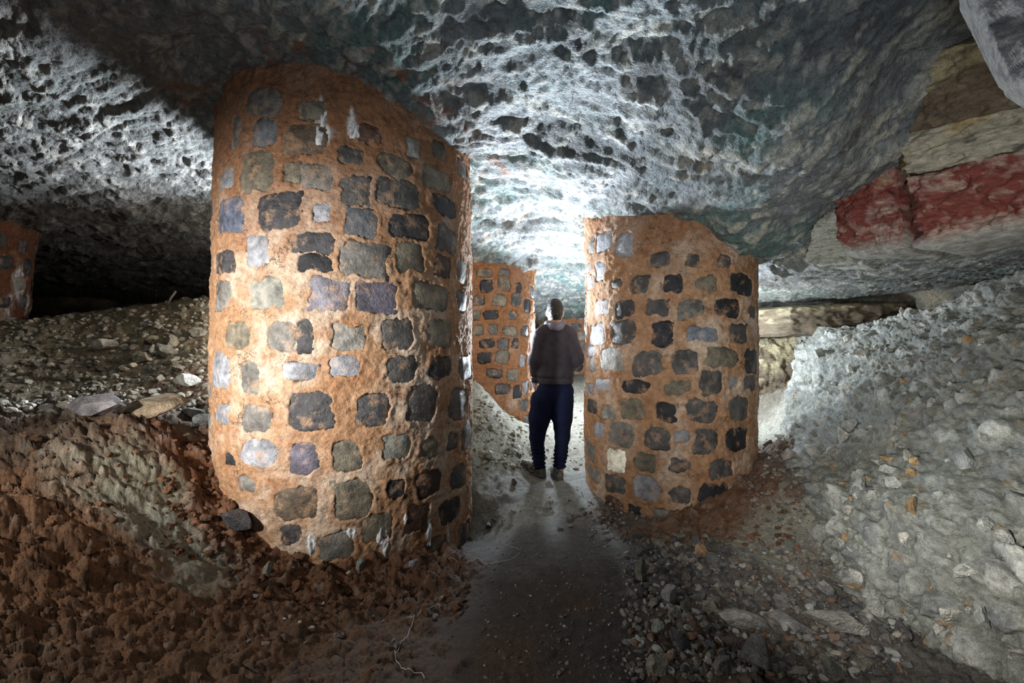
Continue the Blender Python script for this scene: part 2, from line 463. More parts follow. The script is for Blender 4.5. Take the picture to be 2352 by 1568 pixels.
def build_ceiling():
    t = np.concatenate([np.linspace(-3, -1.33, 24), np.linspace(-1.32, 1.32, 740), np.linspace(1.33, 3, 24)]); z = np.concatenate([np.linspace(1.35, 1.9, 14)[:-1], 1.9 * np.exp(np.arange(0, 270) * .0058), np.linspace(9.2, 12.5, 12)])
    T, Z = np.meshgrid(t, z, indexing='ij'); x = (T * Z).ravel(); y = Z.ravel()
    xs = np.linspace(-9, 9, 80); ys = np.linspace(-3.5, 1.37, 36)
    X2, Y2 = np.meshgrid(xs, ys, indexing='ij')
    n1 = len(x)
    x = np.concatenate([x, X2.ravel()]); y = np.concatenate([y, Y2.ravel()])
    h = ceil_base(x, y)
    p0 = np.stack([x, y, 0 * x], 1).astype(np.float32)
    s = x - np.interp(y, EDGE_Y, EDGE_X) + .05 * fbm(p0 * 2.5, 3, 60)
    under = 1.96 + .03 * fbm(p0 * 1.3, 3, 61) - .03 * np.clip(y - 4, 0, 9)
    k = sstep(-.06, .16, s)
    h = lerp(h, np.minimum(under, h), k)
    p = np.stack([x, y, h], 1).astype(np.float32)
    # folded, flaky relief: the beds run obliquely
    rot = np.array([[.94, .34, 0], [-.34, .94, 0], [0, 0, 1]], np.float32)
    q = (p @ rot) * np.array([.75, 1.9, 1.0], np.float32)
    wv = .25 * np.stack([fbm(p * 1.6, 2, 62), fbm(p * 1.6, 2, 63), 0 * x], 1)
    q = q + wv
    big = fbm(q * .9, 3, 64)
    st = big * 5; ter = (np.floor(st) + sstep(.55, .95, st - np.floor(st))) / 5
    rough = .55 + .45 * sstep(2.2, 4.5, y)
    d = .13 * big + .13 * (ter - big)
    d -= .060 * ridged(q * 1.5, 3, 65) * rough - .03
    d -= .050 * ridged(q * 4.2 + .3 * wv, 4, 66, .58) * rough - .025
    d += .016 * fbm(p * 16, 3, 67)
    f1, f2, idc = worley(q[:, :2] * 5.2, 68)
    d += .030 * np.clip(f1 - .25, 0, .6) * rough
    flat = 1 - .55 * k
    h = h + d * flat - .03
    V = np.stack([x, y, h], 1)
    c, nod = rock_color(V.astype(np.float32))
    V[:, 2] -= .012 * nod
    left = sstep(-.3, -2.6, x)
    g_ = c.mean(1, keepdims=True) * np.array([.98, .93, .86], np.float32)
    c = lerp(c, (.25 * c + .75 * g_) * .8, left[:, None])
    c = lerp(c, c * .6 + np.array([.16, .15, .13], np.float32), (.8 * k)[:, None])
    # clay smears where the masons packed the pillar heads
    for sx, sy, r in [(-1.45, 2.72, .16), (-.75, 2.78, .2), (-.45, 3.1, .2), (-.18, 3.7, .22), (-2.1, 3.0, .15), (-1.2, 2.55, .08)]:
        w = np.exp(-((x - sx) ** 2 + (y - sy) ** 2) / r ** 2) * sstep(-.1, .35, fbm(p * 8, 3, 69))
        c = mixc(c, (.22, .10, .055), np.clip(w * 1.3, 0, 1))
    F1 = grid_faces(len(t), len(z), flip=True)
    F2 = grid_faces(80, 36, flip=True) + n1
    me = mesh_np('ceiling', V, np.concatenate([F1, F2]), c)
    return obj('ceiling', me, M['ceil'], kind='structure')


ceiling_o = build_ceiling()


# ------------------------------------------------------------------ rock blocks of the ledges
def block_mesh(name, q, dv, n=(64, 44, 16), amp=.03, seed=0, kind='cream', rnd=.12):
    """q: front corners TL TR BR BL in world, dv: vector to the back"""
    q = [np.array(v, float) for v in q]; dv = np.array(dv, float)
    nu, nv, nw = n
    pts = {}; V = []; faces = []

    def vid(i, j, k):
        if (i, j, k) not in pts:
            pts[(i, j, k)] = len(V); V.append((i / nu, j / nv, k / nw))
        return pts[(i, j, k)]
    for i in range(nu):
        for j in range(nv):
            faces.append((vid(i, j, 0), vid(i, j + 1, 0), vid(i + 1, j + 1, 0), vid(i + 1, j, 0)))
    for k in range(nw):
        for i in range(nu):
            faces.append((vid(i, 0, k), vid(i + 1, 0, k), vid(i + 1, 0, k + 1), vid(i, 0, k + 1)))
            faces.append((vid(i, nv, k), vid(i, nv, k + 1), vid(i + 1, nv, k + 1), vid(i + 1, nv, k)))
        for j in range(nv):
            faces.append((vid(0, j, k), vid(0, j, k + 1), vid(0, j + 1, k + 1), vid(0, j + 1, k)))
            faces.append((vid(nu, j, k), vid(nu, j + 1, k), vid(nu, j + 1, k + 1), vid(nu, j, k + 1)))
    U = np.array(V); u, v, w = U[:, :1], U[:, 1:2], U[:, 2:]
    pos = (q[0] * (1 - u) * (1 - v) + q[1] * u * (1 - v) + q[2] * u * v + q[3] * (1 - u) * v) + dv * w
    cen = pos.mean(0); cu = U - .5
    # round the edges
    e = np.sort(np.abs(cu), 1)[:, 1:]
    edge = np.clip((e.min(1) - (.5 - rnd)) / rnd, 0, 1) ** 2
    pos = pos + (cen - pos) * (edge * .11)[:, None]
    nn = (pos - cen); nn = nn / np.linalg.norm(nn, axis=1, keepdims=True)
    fr = -dv / np.linalg.norm(dv); nn = nn * .5 + fr * np.clip(1 - 3 * w, 0, 1)
    p = pos.astype(np.float32) + seed * 3.1
    ps = p * np.array([1, 1, 2.6], np.float32)
    d = amp * (1.1 * fbm(p * 2.2, 3, seed) + .8 * ridged(ps * 4, 4, seed + 5, .55) - .4 + .5 * fbm(p * 14, 3, seed + 9))
    pos = pos + nn * d[:, None]
    n1 = fbm(ps * 3.2, 4, seed + 20); n2 = fbm(ps * 11, 4, seed + 21)
    c = np.zeros((len(p), 3), np.float32)
    if kind == 'red':
        c += np.array([.21, .052, .04], np.float32)
        n3 = fbm(p * 22, 4, seed + 22, .65)
        c = mixc(c, (.44, .33, .27), np.clip(sstep(-.25, .5, .5 * n2 + 1.3 * n3 + .6 * n1 + 1.3 * np.abs(U[:, 1] - .42) - .30), 0, .9))
        c = mixc(c, (.22, .04, .025), sstep(.1, .5, n3 - .3 * n2) * .6)
        c = mixc(c, (.45, .33, .16), sstep(.3, .6, n1) * .5)
        c = mixc(c, (.40, .39, .35), sstep(.80, 1.02, U[:, 1] + .1 * n1))
    elif kind == 'cream':
        c += np.array([.44, .41, .32], np.float32)
        c = mixc(c, (.46, .36, .18), sstep(.1, .5, n1))
        c = mixc(c, (.09, .085, .08), sstep(.18, .5, n2 - .3 * n1) * .8)
    elif kind == 'brown':
        c += np.array([.17, .13, .085], np.float32)
        c = mixc(c, (.42, .36, .22), sstep(.0, .45, n1 + .9 * (.4 - U[:, 1])))
        c = mixc(c, (.06, .055, .05), sstep(.15, .5, n2) * .7)
    elif kind == 'grey':
        c += np.array([.17, .17, .16], np.float32)
        c = mixc(c, (.38, .36, .29), sstep(.12, .5, n1))
        c = mixc(c, (.07, .075, .075), sstep(.1, .5, n2) * .7)
    elif kind == 'pale':
        c += np.array([.46, .47, .40], np.float32)
        c = mixc(c, (.16, .17, .16), sstep(.2, .55, n2) * .7)
    elif kind == 'near':
        c += np.array([.30, .29, .27], np.float32)
        c = mixc(c, (.08, .08, .085), sstep(.0, .4, n2) * .7)
    return mesh_np(name, pos, np.array(faces), c)


blocks = [
    ('red', [(1895, 405, 3.12), (2062, 350, 2.78), (2092, 568, 2.76), (1938, 588, 3.18)], (.55, .3, 0), .06),
    ('red', [(2048, 405, 2.66), (2430, 322, 2.1), (2430, 505, 2.16), (2085, 582, 2.7)], (.55, .25, 0), .06),
    ('cream', [(2050, 300, 2.74), (2430, 190, 2.06), (2430, 345, 2.1), (2052, 410, 2.68)], (.5, .3, .1), .06),
    ('brown', [(2075, 125, 2.38), (2430, 30, 1.82), (2430, 225, 2.05), (2062, 320, 2.66)], (.5, .3, .2), .06),
    ('grey', [(1965, 262, 2.8), (2085, 180, 2.5), (2062, 360, 2.78), (1915, 408, 3.1)], (.4, .35, .15), .04),
    ('pale', [(1880, 440, 3.2), (1935, 410, 3.14), (1962, 600, 3.22), (1838, 605, 3.42)], (.5, .35, 0), .05),
    ('near', [(2190, -70, 1.35), (2470, -70, 1.15), (2470, 270, 1.2), (2320, 190, 1.3)], (.35, .35, .15), .03),
    ('brown', [(1800, 702, 5.3), (2130, 690, 4.9), (2090, 765, 4.9), (1800, 774, 5.3)], (-.25, .85, 0), .035),
    ('brown', [(1715, 780, 5.75), (1870, 770, 5.5), (1825, 1010, 5.4), (1715, 1010, 5.6)], (.1, .6, 0), .05)]
slab_labels = ['red stained rock slab', 'long red stained rock slab', 'cream bedded rock slab', 'yellow brown bedded rock slab',
               'dark grey bedded rock slab', 'pale crumbly rock slab', 'grey rock slab', 'brown rock ledge', 'brown rock slab']
for i, (kind, qp, dv, amp) in enumerate(blocks):
    qw = [P(*v) for v in qp]
    if i in (1, 2, 3):                                       # these beds run on past the frame
        qw[1] = qw[0] + (qw[1] - qw[0]) * 2; qw[2] = qw[3] + (qw[2] - qw[3]) * 2
    me = block_mesh('rock_slab', qw, dv, n=((170, 48, 8) if i else (90, 56, 10)) if i < 4 else (64, 44, 14), amp=amp, seed=100 + 7 * i, kind=kind)
    o = obj('rock_slab', me, M['slab'], parent=ceiling_o); o['label'] = slab_labels[i]


# ------------------------------------------------------------------ the cemented rubble bank on the right
def catmull(ctrl, n):
    m = len(ctrl); t = np.linspace(0, m - 1, n); i = np.clip(np.floor(t).astype(int), 0, m - 2); f = (t - i)
    f = f.reshape((-1,) + (1,) * (ctrl.ndim - 1))
    g = lambda k: ctrl[np.clip(k, 0, m - 1)]
    a, b, c, d = g(i - 1), g(i), g(i + 1), g(i + 2)
    return .5 * (2 * b + (c - a) * f + (2 * a - 5 * b + 4 * c - d) * f ** 2 + (3 * b - a - 3 * c + d) * f ** 3)


bank_px = [
    [(1835, 770, 5.6), (1985, 742, 4.6), (2130, 705, 3.9), (2352, 632, 3.15), (2800, 560, 2.4)],
    [(1820, 860, 5.0), (1960, 830, 4.1), (2130, 790, 3.4), (2352, 730, 2.7), (2850, 680, 2.0)],
    [(1800, 950, 4.6), (1940, 930, 3.6), (2100, 890, 2.95), (2352, 860, 2.25), (2900, 840, 1.7)],
    [(1795, 1010, 4.4), (1935, 1065, 2.8), (2050, 1060, 2.45), (2352, 1080, 1.85), (2950, 1100, 1.4)],
    [(1800, 1040, 4.3), (1908, 1180, 2.52), (2000, 1240, 2.12), (2352, 1330, 1.55), (3000, 1400, 1.15)],
    [(1805, 1080, 4.2), (1925, 1300, 2.33), (2050, 1390, 2.0), (2352, 1500, 1.52), (3050, 1600, 1.1)],
    [(1810, 1120, 4.1), (1960, 1400, 2.22), (2100, 1470, 1.97), (2352, 1640, 1.55), (3100, 1800, 1.1)],
    [(1810, 1200, 4.1), (1985, 1540, 2.2), (2120, 1620, 1.97), (2352, 1840, 1.55), (3100, 2000, 1.1)]]
BNU, BNV = 275, 380


def build_bank():
    C = np.array([[P(*q) for q in row] for row in bank_px])
    C = catmull(C, BNU)                                  # rows
    C = np.swapaxes(catmull(np.swapaxes(C, 0, 1), BNV), 0, 1)
    V = C.reshape(-1, 3)
    n = grid_normals(V, BNU, BNV)
    if n[:, 2].mean() < 0: n = -n
    p = V.astype(np.float32)
    row = np.repeat(np.linspace(0, 1, BNU), BNV)
    # a local flat frame for the embedded stones
    uv = np.stack([p[:, 1] * .9 - p[:, 0] * .5, p[:, 2] * 1.1 + p[:, 0] * .6], 1)
    uv = uv + .04 * np.stack([perlin(p * 8, 71), perlin(p * 8, 72)], 1)
    f1, f2, idc = worley(uv * 8.5, 73); g1, g2, idg = worley(uv * 21, 74)
    face = sstep(.42, .52, row)
    d = .08 * fbm(p * 2.2, 3, 75) + .045 * fbm(p * 7, 4, 76, .6)
    d += (.3 + .7 * face) * (.045 * np.clip(.5 - f1, 0, 1) * sstep(.25, .6, idc) * 2 + .014 * np.clip(.5 - g1, 0, 1) * idg * 2)
    k1 = sstep(.02, .14, f2 - f1) * (idc - .2); k2 = sstep(.03, .2, g2 - g1) * (idg - .2)
    d += (.35 + .65 * face) * (.045 * k1 + .016 * k2)
    d += .022 * ridged(p * 6, 4, 77, .6) * (.4 + .6 * face) + .010 * fbm(p * 26, 3, 78)
    V = V + n * d[:, None]
    c = np.zeros((len(p), 3), np.float32) + np.array([.30, .31, .27], np.float32)
    c = mixc(c, (.40, .42, .38), sstep(-.2, .5, fbm(p * 1.5, 3, 79)))
    st = sstep(.5, .35, f1) * sstep(.3, .55, idc)
    c = mixc(c, (.22, .23, .23), st * sstep(.55, .6, idc) * sstep(.8, .75, idc) * .8)
    c = mixc(c, (.46, .46, .43), st * sstep(.78, .82, idc) * .7)
    c *= (.78 + .45 * idc * sstep(.02, .12, f2 - f1))[:, None]
    c *= (.88 + .25 * idg)[:, None]
    c = mixc(c, (.36, .24, .12), sstep(.5, .35, g1) * sstep(.95, .97, idg) * .7)
    c = mixc(c, (.18, .18, .17), sstep(.25, .55, fbm(p * 5, 4, 80)) * .5)
    Fc = grid_faces(BNU, BNV)
    me = mesh_np('wall_right', V, Fc, c)
    o = obj('wall_right', me, M['floor'], kind='structure')
    return o, V, n


bank_o, bank_V, bank_n = build_bank()


# ------------------------------------------------------------------ rough cave walls further back
def build_wall(name, path, seed, h0=-.3, h1=3.3, nu=160, nv=60):
    path = catmull(np.array(path, float), nu)
    hh = np.linspace(h0, h1, nv)
    V = np.concatenate([np.repeat(path, nv, 0), np.tile(hh, nu)[:, None]], 1)
    n = grid_normals(V, nu, nv); p = V.astype(np.float32)
    V = V + n * (.25 * fbm(p * .8, 4, seed) + .08 * ridged(p * 2.5, 4, seed + 3))[:, None]
    c, nod = rock_color(p)
    c = c * np.array([.9, .8, .65], np.float32)
    return obj(name, mesh_np(name, V, grid_faces(nu, nv), c), M['ceil'], kind='structure')


build_wall('wall_back', [(-11, 9.5), (-6, 11), (-2, 12), (1, 12), (3.4, 11.4), (5, 8)], 150)
build_wall('wall_left', [(-9, -3), (-8.6, 1), (-9.2, 5), (-10.5, 9.6)], 160)
build_wall('wall_far_right', [(5, 8.2), (4.2, 7), (4.4, 5.2), (5.2, 3), (5.5, 0), (5.5, -3)], 170)
build_wall('wall_front', [(5.5, -3), (0, -3.3), (-9, -3)], 180)

# ------------------------------------------------------------------ pillars
SC = {'g': (.155, .145, .13), 'gb': (.12, .125, .135), 'ol': (.14, .122, .088), 'd': (.075, .07, .066), 'dk': (.045, .043, .046),
      'bk': (.018, .018, .022), 'lb': (.25, .255, .28), 'lg': (.27, .255, .23), 'bl': (.12, .135, .19), 'pu': (.09, .08, .105),
      'lv': (.16, .15, .175), 'sp': (.20, .20, .175), 'rb': (.05, .026, .02), 'br': (.095, .068, .045), 'w': (.9, .86, .72),
      'bu': (.16, .178, .205), 'rn': (.085, .045, .03)}


class Pillar:
    def __init__(self, cx, cy, R, prof):
        self.c = np.array([cx, cy]); self.D = math.hypot(cx, cy); self.R = R; self.prof = prof
        f = self.c / self.D; self.ex = -f; self.ey = np.array([f[1], -f[0]])

    def hit(self, px, py):
        """angle round the pillar and height where the ray of a photo pixel meets it"""
        R = self.R
        for _ in range(3):
            d = np.array([(px - CX) / F, 1.0]); L = np.linalg.norm(d); u = d / L
            b = u @ self.c; disc = R * R - (self.D ** 2 - b * b)
            t = b - math.sqrt(disc) if disc > 0 else b
            q = u * t - self.c
            a = math.atan2(q @ self.ey, q @ self.ex)
            h = CH - (py - CY) / F * (t / L)
            R = self.R * float(self.prof(h))
        return a, h, disc > 0

    def xy(self, a, r):
        return self.c + (np.cos(a) * r)[:, None] * self.ex + (np.sin(a) * r)[:, None] * self.ey


def boxes_to_stones(pl, boxes, ox, oy, s):
    out = []
    for x0, y0, x1, y1, code in boxes:
        x0, x1, y0, y1 = ox + x0 * s, ox + x1 * s, oy + y0 * s, oy + y1 * s
        mx, my = (x0 + x1) / 2, (y0 + y1) / 2
        a, h, ok = pl.hit(mx, my)
        al, ar = pl.hit(x0, my)[0], pl.hit(x1, my)[0]
        ht, hb = pl.hit(mx, y0)[1], pl.hit(mx, y1)[1]
        hw = min(max(abs(ar - al) * pl.R / 2, .05), .19)
        out.append([(al + ar) / 2, h, hw, (ht - hb) / 2, code])
    return out


def fill_stones(pl, stones, h0, h1, seed, a0=-math.pi, a1=math.pi, course=.245, pitch=.33):
    """stones where the photo does not look: courses round the rest of the pillar"""
    r = random.Random(seed); out = []
    codes = ['g', 'd', 'd', 'ol', 'dk', 'bk', 'gb', 'lg']
    h = h0 + course / 2
    while h < h1 - .25:
        n = max(3, int((a1 - a0) * pl.R / pitch)); off = r.random()
        for i in range(n):
            a = a0 + (i + off + r.uniform(-.12, .12)) * (a1 - a0) / n
            if a > math.pi: a -= 2 * math.pi
            hw, hh = r.uniform(.085, .12), r.uniform(.06, .085)
            hc = h + r.uniform(-.02, .02)
            if all(abs(a - s[0]) * pl.R > hw + s[2] + .035 or abs(hc - s[1]) > hh + s[3] + .03 for s in stones):
                out.append([a, hc, hw, hh, r.choice(codes)])
        h += course
    return out


def build_pillar(pl, label, stones, h0, h1, res, white=(), tone=0.0, seed=0, fine=True, nst=(9, 8), group=None):
    root = bpy.data.objects.new('masonry_pier', None); COL.objects.link(root)
    base = np.array([pl.c[0], pl.c[1], h0]); root.location = base
    root['label'] = label; root['category'] = 'pillar'
    if group: root['group'] = group
    R = pl.R
    da = res / R
    af = np.arange(-1.5, 1.5, da); ab = np.arange(1.5, 2 * math.pi - 1.5, .03)
    A = np.concatenate([af, ab]); A = np.where(A > math.pi, A - 2 * math.pi, A)
    H = np.arange(h0, h1, res)
    na, nh = len(A), len(H)
    AA, HH = np.meshgrid(A, H, indexing='ij'); a = AA.ravel(); h = HH.ravel()
    prof = pl.prof(h)
    xy = pl.xy(a, R * prof)
    p = np.concatenate([xy, h[:, None]], 1).astype(np.float32)
    wob = .040 if fine else .03
    w1 = wob * fbm(p * 10, 4, seed + 1, .62); w2 = wob * fbm(p * 10, 4, seed + 2, .62)
    D = np.full(na * nh, .2, np.float32).reshape(na, nh)
    s = (AA * R) + w1.reshape(na, nh); hw_ = HH + w2.reshape(na, nh)
    r = random.Random(seed)
    for st in stones:
        st.append(r.uniform(-.10, .10)); st.append(r.uniform(3.0, 5.5))
        sc, hc, hw, hh = st[0] * R, st[1], st[2], st[3]
        j0, j1 = np.searchsorted(H, [hc - hh - .12, hc + hh + .12])
        ii = np.where(np.abs(A - st[0]) * R < hw + .14)[0]
        if len(ii) == 0 or j1 <= j0: continue
        sub = np.ix_(ii, np.arange(j0, j1))
        u = s[sub] - sc; v = hw_[sub] - hc
        ct, sn = math.cos(st[5]), math.sin(st[5])
        u, v = u * ct + v * sn, -u * sn + v * ct
        e = st[6]
        q = ((np.abs(u) / hw) ** e + (np.abs(v) / hh) ** e) ** (1 / e)
        D[sub] = np.minimum(D[sub], (q - 1) * min(hw, hh))
    D = D.ravel()
    d = .022 * fbm(p * 2.0, 3, seed + 3) + .013 * fbm(p * 7, 3, seed + 4) + .009 * fbm(p * 22, 3, seed + 5, .6)
    cr = ridged(p * 2.6 + .4 * np.stack([w1, w2, w1], 1) / wob, 2, seed + 6)
    crack = sstep(.93, .985, cr) * sstep(.0, .3, fbm(p * 1.7, 2, seed + 7))
    d -= .010 * crack
    d += .004 * np.exp(-((D - .014) / .014) ** 2) * (1 + 2 * fbm(p * 14, 2, seed + 14))
    d += .006 * np.clip(perlin(p * 45, seed + 12), 0, 1) * sstep(.0, .03, D)
    ins = sstep(.004, -.012, D)
    d = lerp(d, .022 * fbm(p * 2.0, 3, seed + 3) - .055, ins)
    # clay packed out at the head
    d += .02 * sstep(h1 - .55, h1 - .1, h) * (1 + fbm(p * 6, 2, seed + 8))
    rr = R * prof + d
    xy = pl.xy(a, rr)
    V = np.concatenate([xy, h[:, None]], 1) - base
    n1 = fbm(p * 2.4, 4, seed + 9); n2 = fbm(p * 7, 4, seed + 10)
    c = np.zeros((len(p), 3), np.float32) + np.array([.43, .245, .135], np.float32)
    c = mixc(c, (.62, .49, .38), sstep(-.15, .4, n1) * .85)
    c = mixc(c, (.34, .16, .075), sstep(.0, .5, n2) * .65)
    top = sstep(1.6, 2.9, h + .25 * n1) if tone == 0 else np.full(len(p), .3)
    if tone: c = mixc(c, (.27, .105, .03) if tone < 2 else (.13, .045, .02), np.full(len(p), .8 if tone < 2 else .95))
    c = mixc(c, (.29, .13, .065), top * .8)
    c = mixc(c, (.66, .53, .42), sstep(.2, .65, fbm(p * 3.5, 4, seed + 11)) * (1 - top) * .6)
    c *= (1 - .35 * crack)[:, None]
    wtot = np.zeros(len(p), np.float32)
    for wa, wh, sa, sh in white:
        streak = fbm(p * np.array([26, 26, 5], np.float32), 3, seed + 13)
        w = np.exp(-(((a - wa) * R / sa) ** 2 + ((h - wh) / sh) ** 2) * 1.4)
        wtot = np.maximum(wtot, sstep(.25, .75, w * (.75 + .9 * streak))*.9)
    c = mixc(c, (.85, .85, .84), wtot)
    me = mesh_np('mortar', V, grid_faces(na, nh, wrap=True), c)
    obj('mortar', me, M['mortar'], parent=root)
    # crusts of white salt, growing over mortar and stones alike
    for k, (wa, wh, sa, sh) in enumerate(white if fine else ()):
        cu, cv = 18, 34
        U, W = np.meshgrid(np.linspace(-1, 1, cu), np.linspace(-1, 1, cv), indexing='ij'); U, W = U.ravel(), W.ravel()
        aa, h_ = wa + U * sa * .85 / R, wh + W * sh
        pq = np.concatenate([pl.xy(aa, R * pl.prof(h_)), h_[:, None]], 1).astype(np.float32)
        stk = fbm(pq * np.array([24, 24, 7], np.float32), 4, seed + 61 + k, .6)
        off = .022 * fbm(pq * 2.0, 3, seed + 3) + .024 * ((.50 if wh < 1 else .12) - U ** 2 - W ** 2 + 1.5 * stk)
        VV = np.concatenate([pl.xy(aa, R * pl.prof(h_) + np.clip(off, -.05, .021)), h_[:, None]], 1) - base
        cr_ = obj('salt_crust', mesh_np('salt_crust', VV, grid_faces(cu, cv)), M['salt'], parent=root)
        cr_['label'] = 'white salt crust'
    # the stones
    nu, nv = nst
    for k, st in enumerate(stones):
        ac, hc, hw, hh, code, tilt, e = st
        u = np.linspace(-1, 1, nu) * 1.2; v = np.linspace(-1, 1, nv) * 1.2
        U, W = np.meshgrid(u, v, indexing='ij'); U, W = U.ravel(), W.ravel()
        ct, sn = math.cos(tilt), math.sin(tilt)
        du, dh = U * hw, W * hh
        ss, h_ = du * ct - dh * sn, hc + du * sn + dh * ct
        aa = ac + ss / R
        pp = np.concatenate([pl.xy(aa, np.full(len(aa), R)), h_[:, None]], 1).astype(np.float32)
        off = -.003 + .010 * (1 - np.maximum(np.abs(U), np.abs(W)) ** 2) + .012 * fbm(pp * 9 + k, 3, seed + 40) 
        q = pl.prof(h_)
        pq = np.concatenate([pl.xy(aa, R * q), h_[:, None]], 1)
        off = off + .022 * fbm(pq * 2.0, 3, seed + 3)
        V1 = np.concatenate([pl.xy(aa, R * q + off), h_[:, None]], 1)
        V2 = np.concatenate([pl.xy(aa, R * q - .10), h_[:, None]], 1)
        ring = [i * nv for i in range(nu)] + [(nu - 1) * nv + j for j in range(1, nv)] + \
               [i * nv + nv - 1 for i in range(nu - 2, -1, -1)] + [j for j in range(nv - 2, 0, -1)]
        Fa = grid_faces(nu, nv).tolist(); n0 = nu * nv
        VV = np.concatenate([V1, V2[ring]]) - base
        m = len(ring)
        Fb = [(ring[i], n0 + i, n0 + (i + 1) % m, ring[(i + 1) % m]) for i in range(m)]
        me = mesh_np('stone', VV, np.array(Fa + Fb))
        cc = np.array(SC[code]) * r.uniform(.85, 1.15)
        obj('stone', me, M['stone'], parent=root, color=tuple(cc))
    return root


# big pillar on the left
boxA = [(285, 190, 500, 360, 'g'), (325, 380, 465, 545, 'gb'), (500, 410, 775, 590, 'br'), (850, 555, 1000, 650, 'd'),
        (1085, 595, 1285, 730, 'ol'), (250, 575, 450, 815, 'ol'), (522, 645, 592, 770, 'ol'), (608, 660, 800, 795, 'g'),
        (865, 730, 1040, 905, 'd'), (1090, 745, 1330, 915, 'd'), (1360, 680, 1525, 810, 'ol'), (1415, 855, 1560, 965, 'bk'),
        (115, 860, 270, 1065, 'bl'), (355, 830, 605, 1045, 'dk'), (695, 895, 780, 1010, 'lb'), (890, 930, 1080, 1090, 'gb'),
        (1155, 965, 1390, 1105, 'dk'), (1450, 1030, 1560, 1195, 'd'), (130, 680, 200, 805, 'lb'), (100, 1185, 215, 1315, 'dk'),
        (290, 1095, 415, 1275, 'lb'), (545, 1070, 815, 1195, 'dk'), (600, 1208, 800, 1305, 'bk'), (860, 1130, 1135, 1330, 'g'),
        (1195, 1130, 1365, 1310, 'ol'), (1440, 1205, 1525, 1345, 'rb'), (305, 1355, 510, 1525, 'sp'), (100, 1360, 185, 1540, 'g'),
        (665, 1355, 900, 1545, 'lv'), (955, 1375, 1200, 1560, 'pu'), (1290, 1380, 1510, 1535, 'ol'), (1560, 1240, 1625, 1380, 'd'),
        (1570, 630, 1625, 740, 'd'), (600, 275, 770, 370, 'ol'), (955, 415, 1110, 520, 'rn'), (1265, 500, 1335, 600, 'lg'),
        (1420, 520, 1500, 620, 'ol'), (1565, 1430, 1625, 1560, 'dk'), (190, 360, 245, 560, 'g')]
boxB = [(400, 100, 560, 272, 'g'), (570, 85, 668, 275, 'dk'), (150, 100, 300, 260, 'ol'), (795, 120, 970, 265, 'lg'),
        (1070, 90, 1250, 260, 'd'), (1340, 95, 1480, 250, 'ol'), (75, 280, 175, 490, 'lb'), (245, 335, 350, 520, 'g'),
        (490, 350, 685, 440, 'lb'), (770, 305, 945, 430, 'lb'), (1110, 310, 1270, 455, 'd'), (1355, 305, 1475, 440, 'bk'),
        (250, 595, 410, 750, 'g'), (90, 590, 170, 700, 'lb'), (535, 520, 780, 735, 'dk'), (920, 530, 1110, 710, 'dk'),
        (1225, 475, 1390, 690, 'd'), (1470, 490, 1570, 680, 'd'), (240, 800, 435, 955, 'lb'), (525, 820, 690, 1000, 'pu'),
        (780, 815, 955, 975, 'ol'), (1090, 765, 1235, 910, 'sp'), (1300, 790, 1400, 905, 'ol'), (1460, 755, 1530, 860, 'd'),
        (150, 885, 195, 940, 'bk'), (225, 1020, 320, 1100, 'g'), (440, 1090, 700, 1270, 'br'), (790, 1045, 1005, 1265, 'ol'),
        (1105, 1040, 1210, 1140, 'bk'), (1280, 980, 1420, 1125, 'rb'), (1420, 1140, 1525, 1285, 'bk'), (1210, 1180, 1350, 1340, 'rn'),
        (480, 1305, 595, 1420, 'dk'), (705, 1340, 900, 1500, 'g'), (950, 1240, 1130, 1400, 'ol'), (1330, 1380, 1450, 1480, 'ol'),
        (1485, 950, 1560, 1080, 'd'), (1535, 300, 1595, 440, 'd'), (1525, 1290, 1580, 1450, 'd'), (1545, 700, 1600, 850, 'd')]
PL = Pillar(3.93 * math.sin(math.radians(-19.3)), 3.93 * math.cos(math.radians(-19.3)), .97,
            lambda h: 1 - .013 * np.clip(np.asarray(h) - 1.3, 0, 3) ** 2 - .012 * np.clip(1.0 - np.asarray(h), 0, 3) ** 2)
sA = boxes_to_stones(PL, boxA, 460, 130, 650 / 1727.0) + boxes_to_stones(PL, boxB, 460, 700, 650 / 1671.0)
sA += fill_stones(PL, sA, -.3, 2.95, 3, 1.32, 2 * math.pi - 1.32)
wp = lambda pl, x, y, sa, sh: (*pl.hit(x, y)[:2], sa, sh)
whiteA = [wp(PL, 880, 1235, .05, .13), wp(PL, 808, 1222, .06, .05), wp(PL, 986, 1225, .03, .14), wp(PL, 1030, 1235, .025, .13),
          wp(PL, 735, 265, .05, .14), wp(PL, 735, 310, .12, .09), wp(PL, 810, 285, .05, .14), wp(PL, 930, 1190, .03, .07),
          wp(PL, 715, 1250, .04, .09)]
build_pillar(PL, 'thick pillar of dark stones in orange clay mortar beside the rounded dark boulder', sA, -.35, 3.2, .0072,
             whiteA, seed=200)

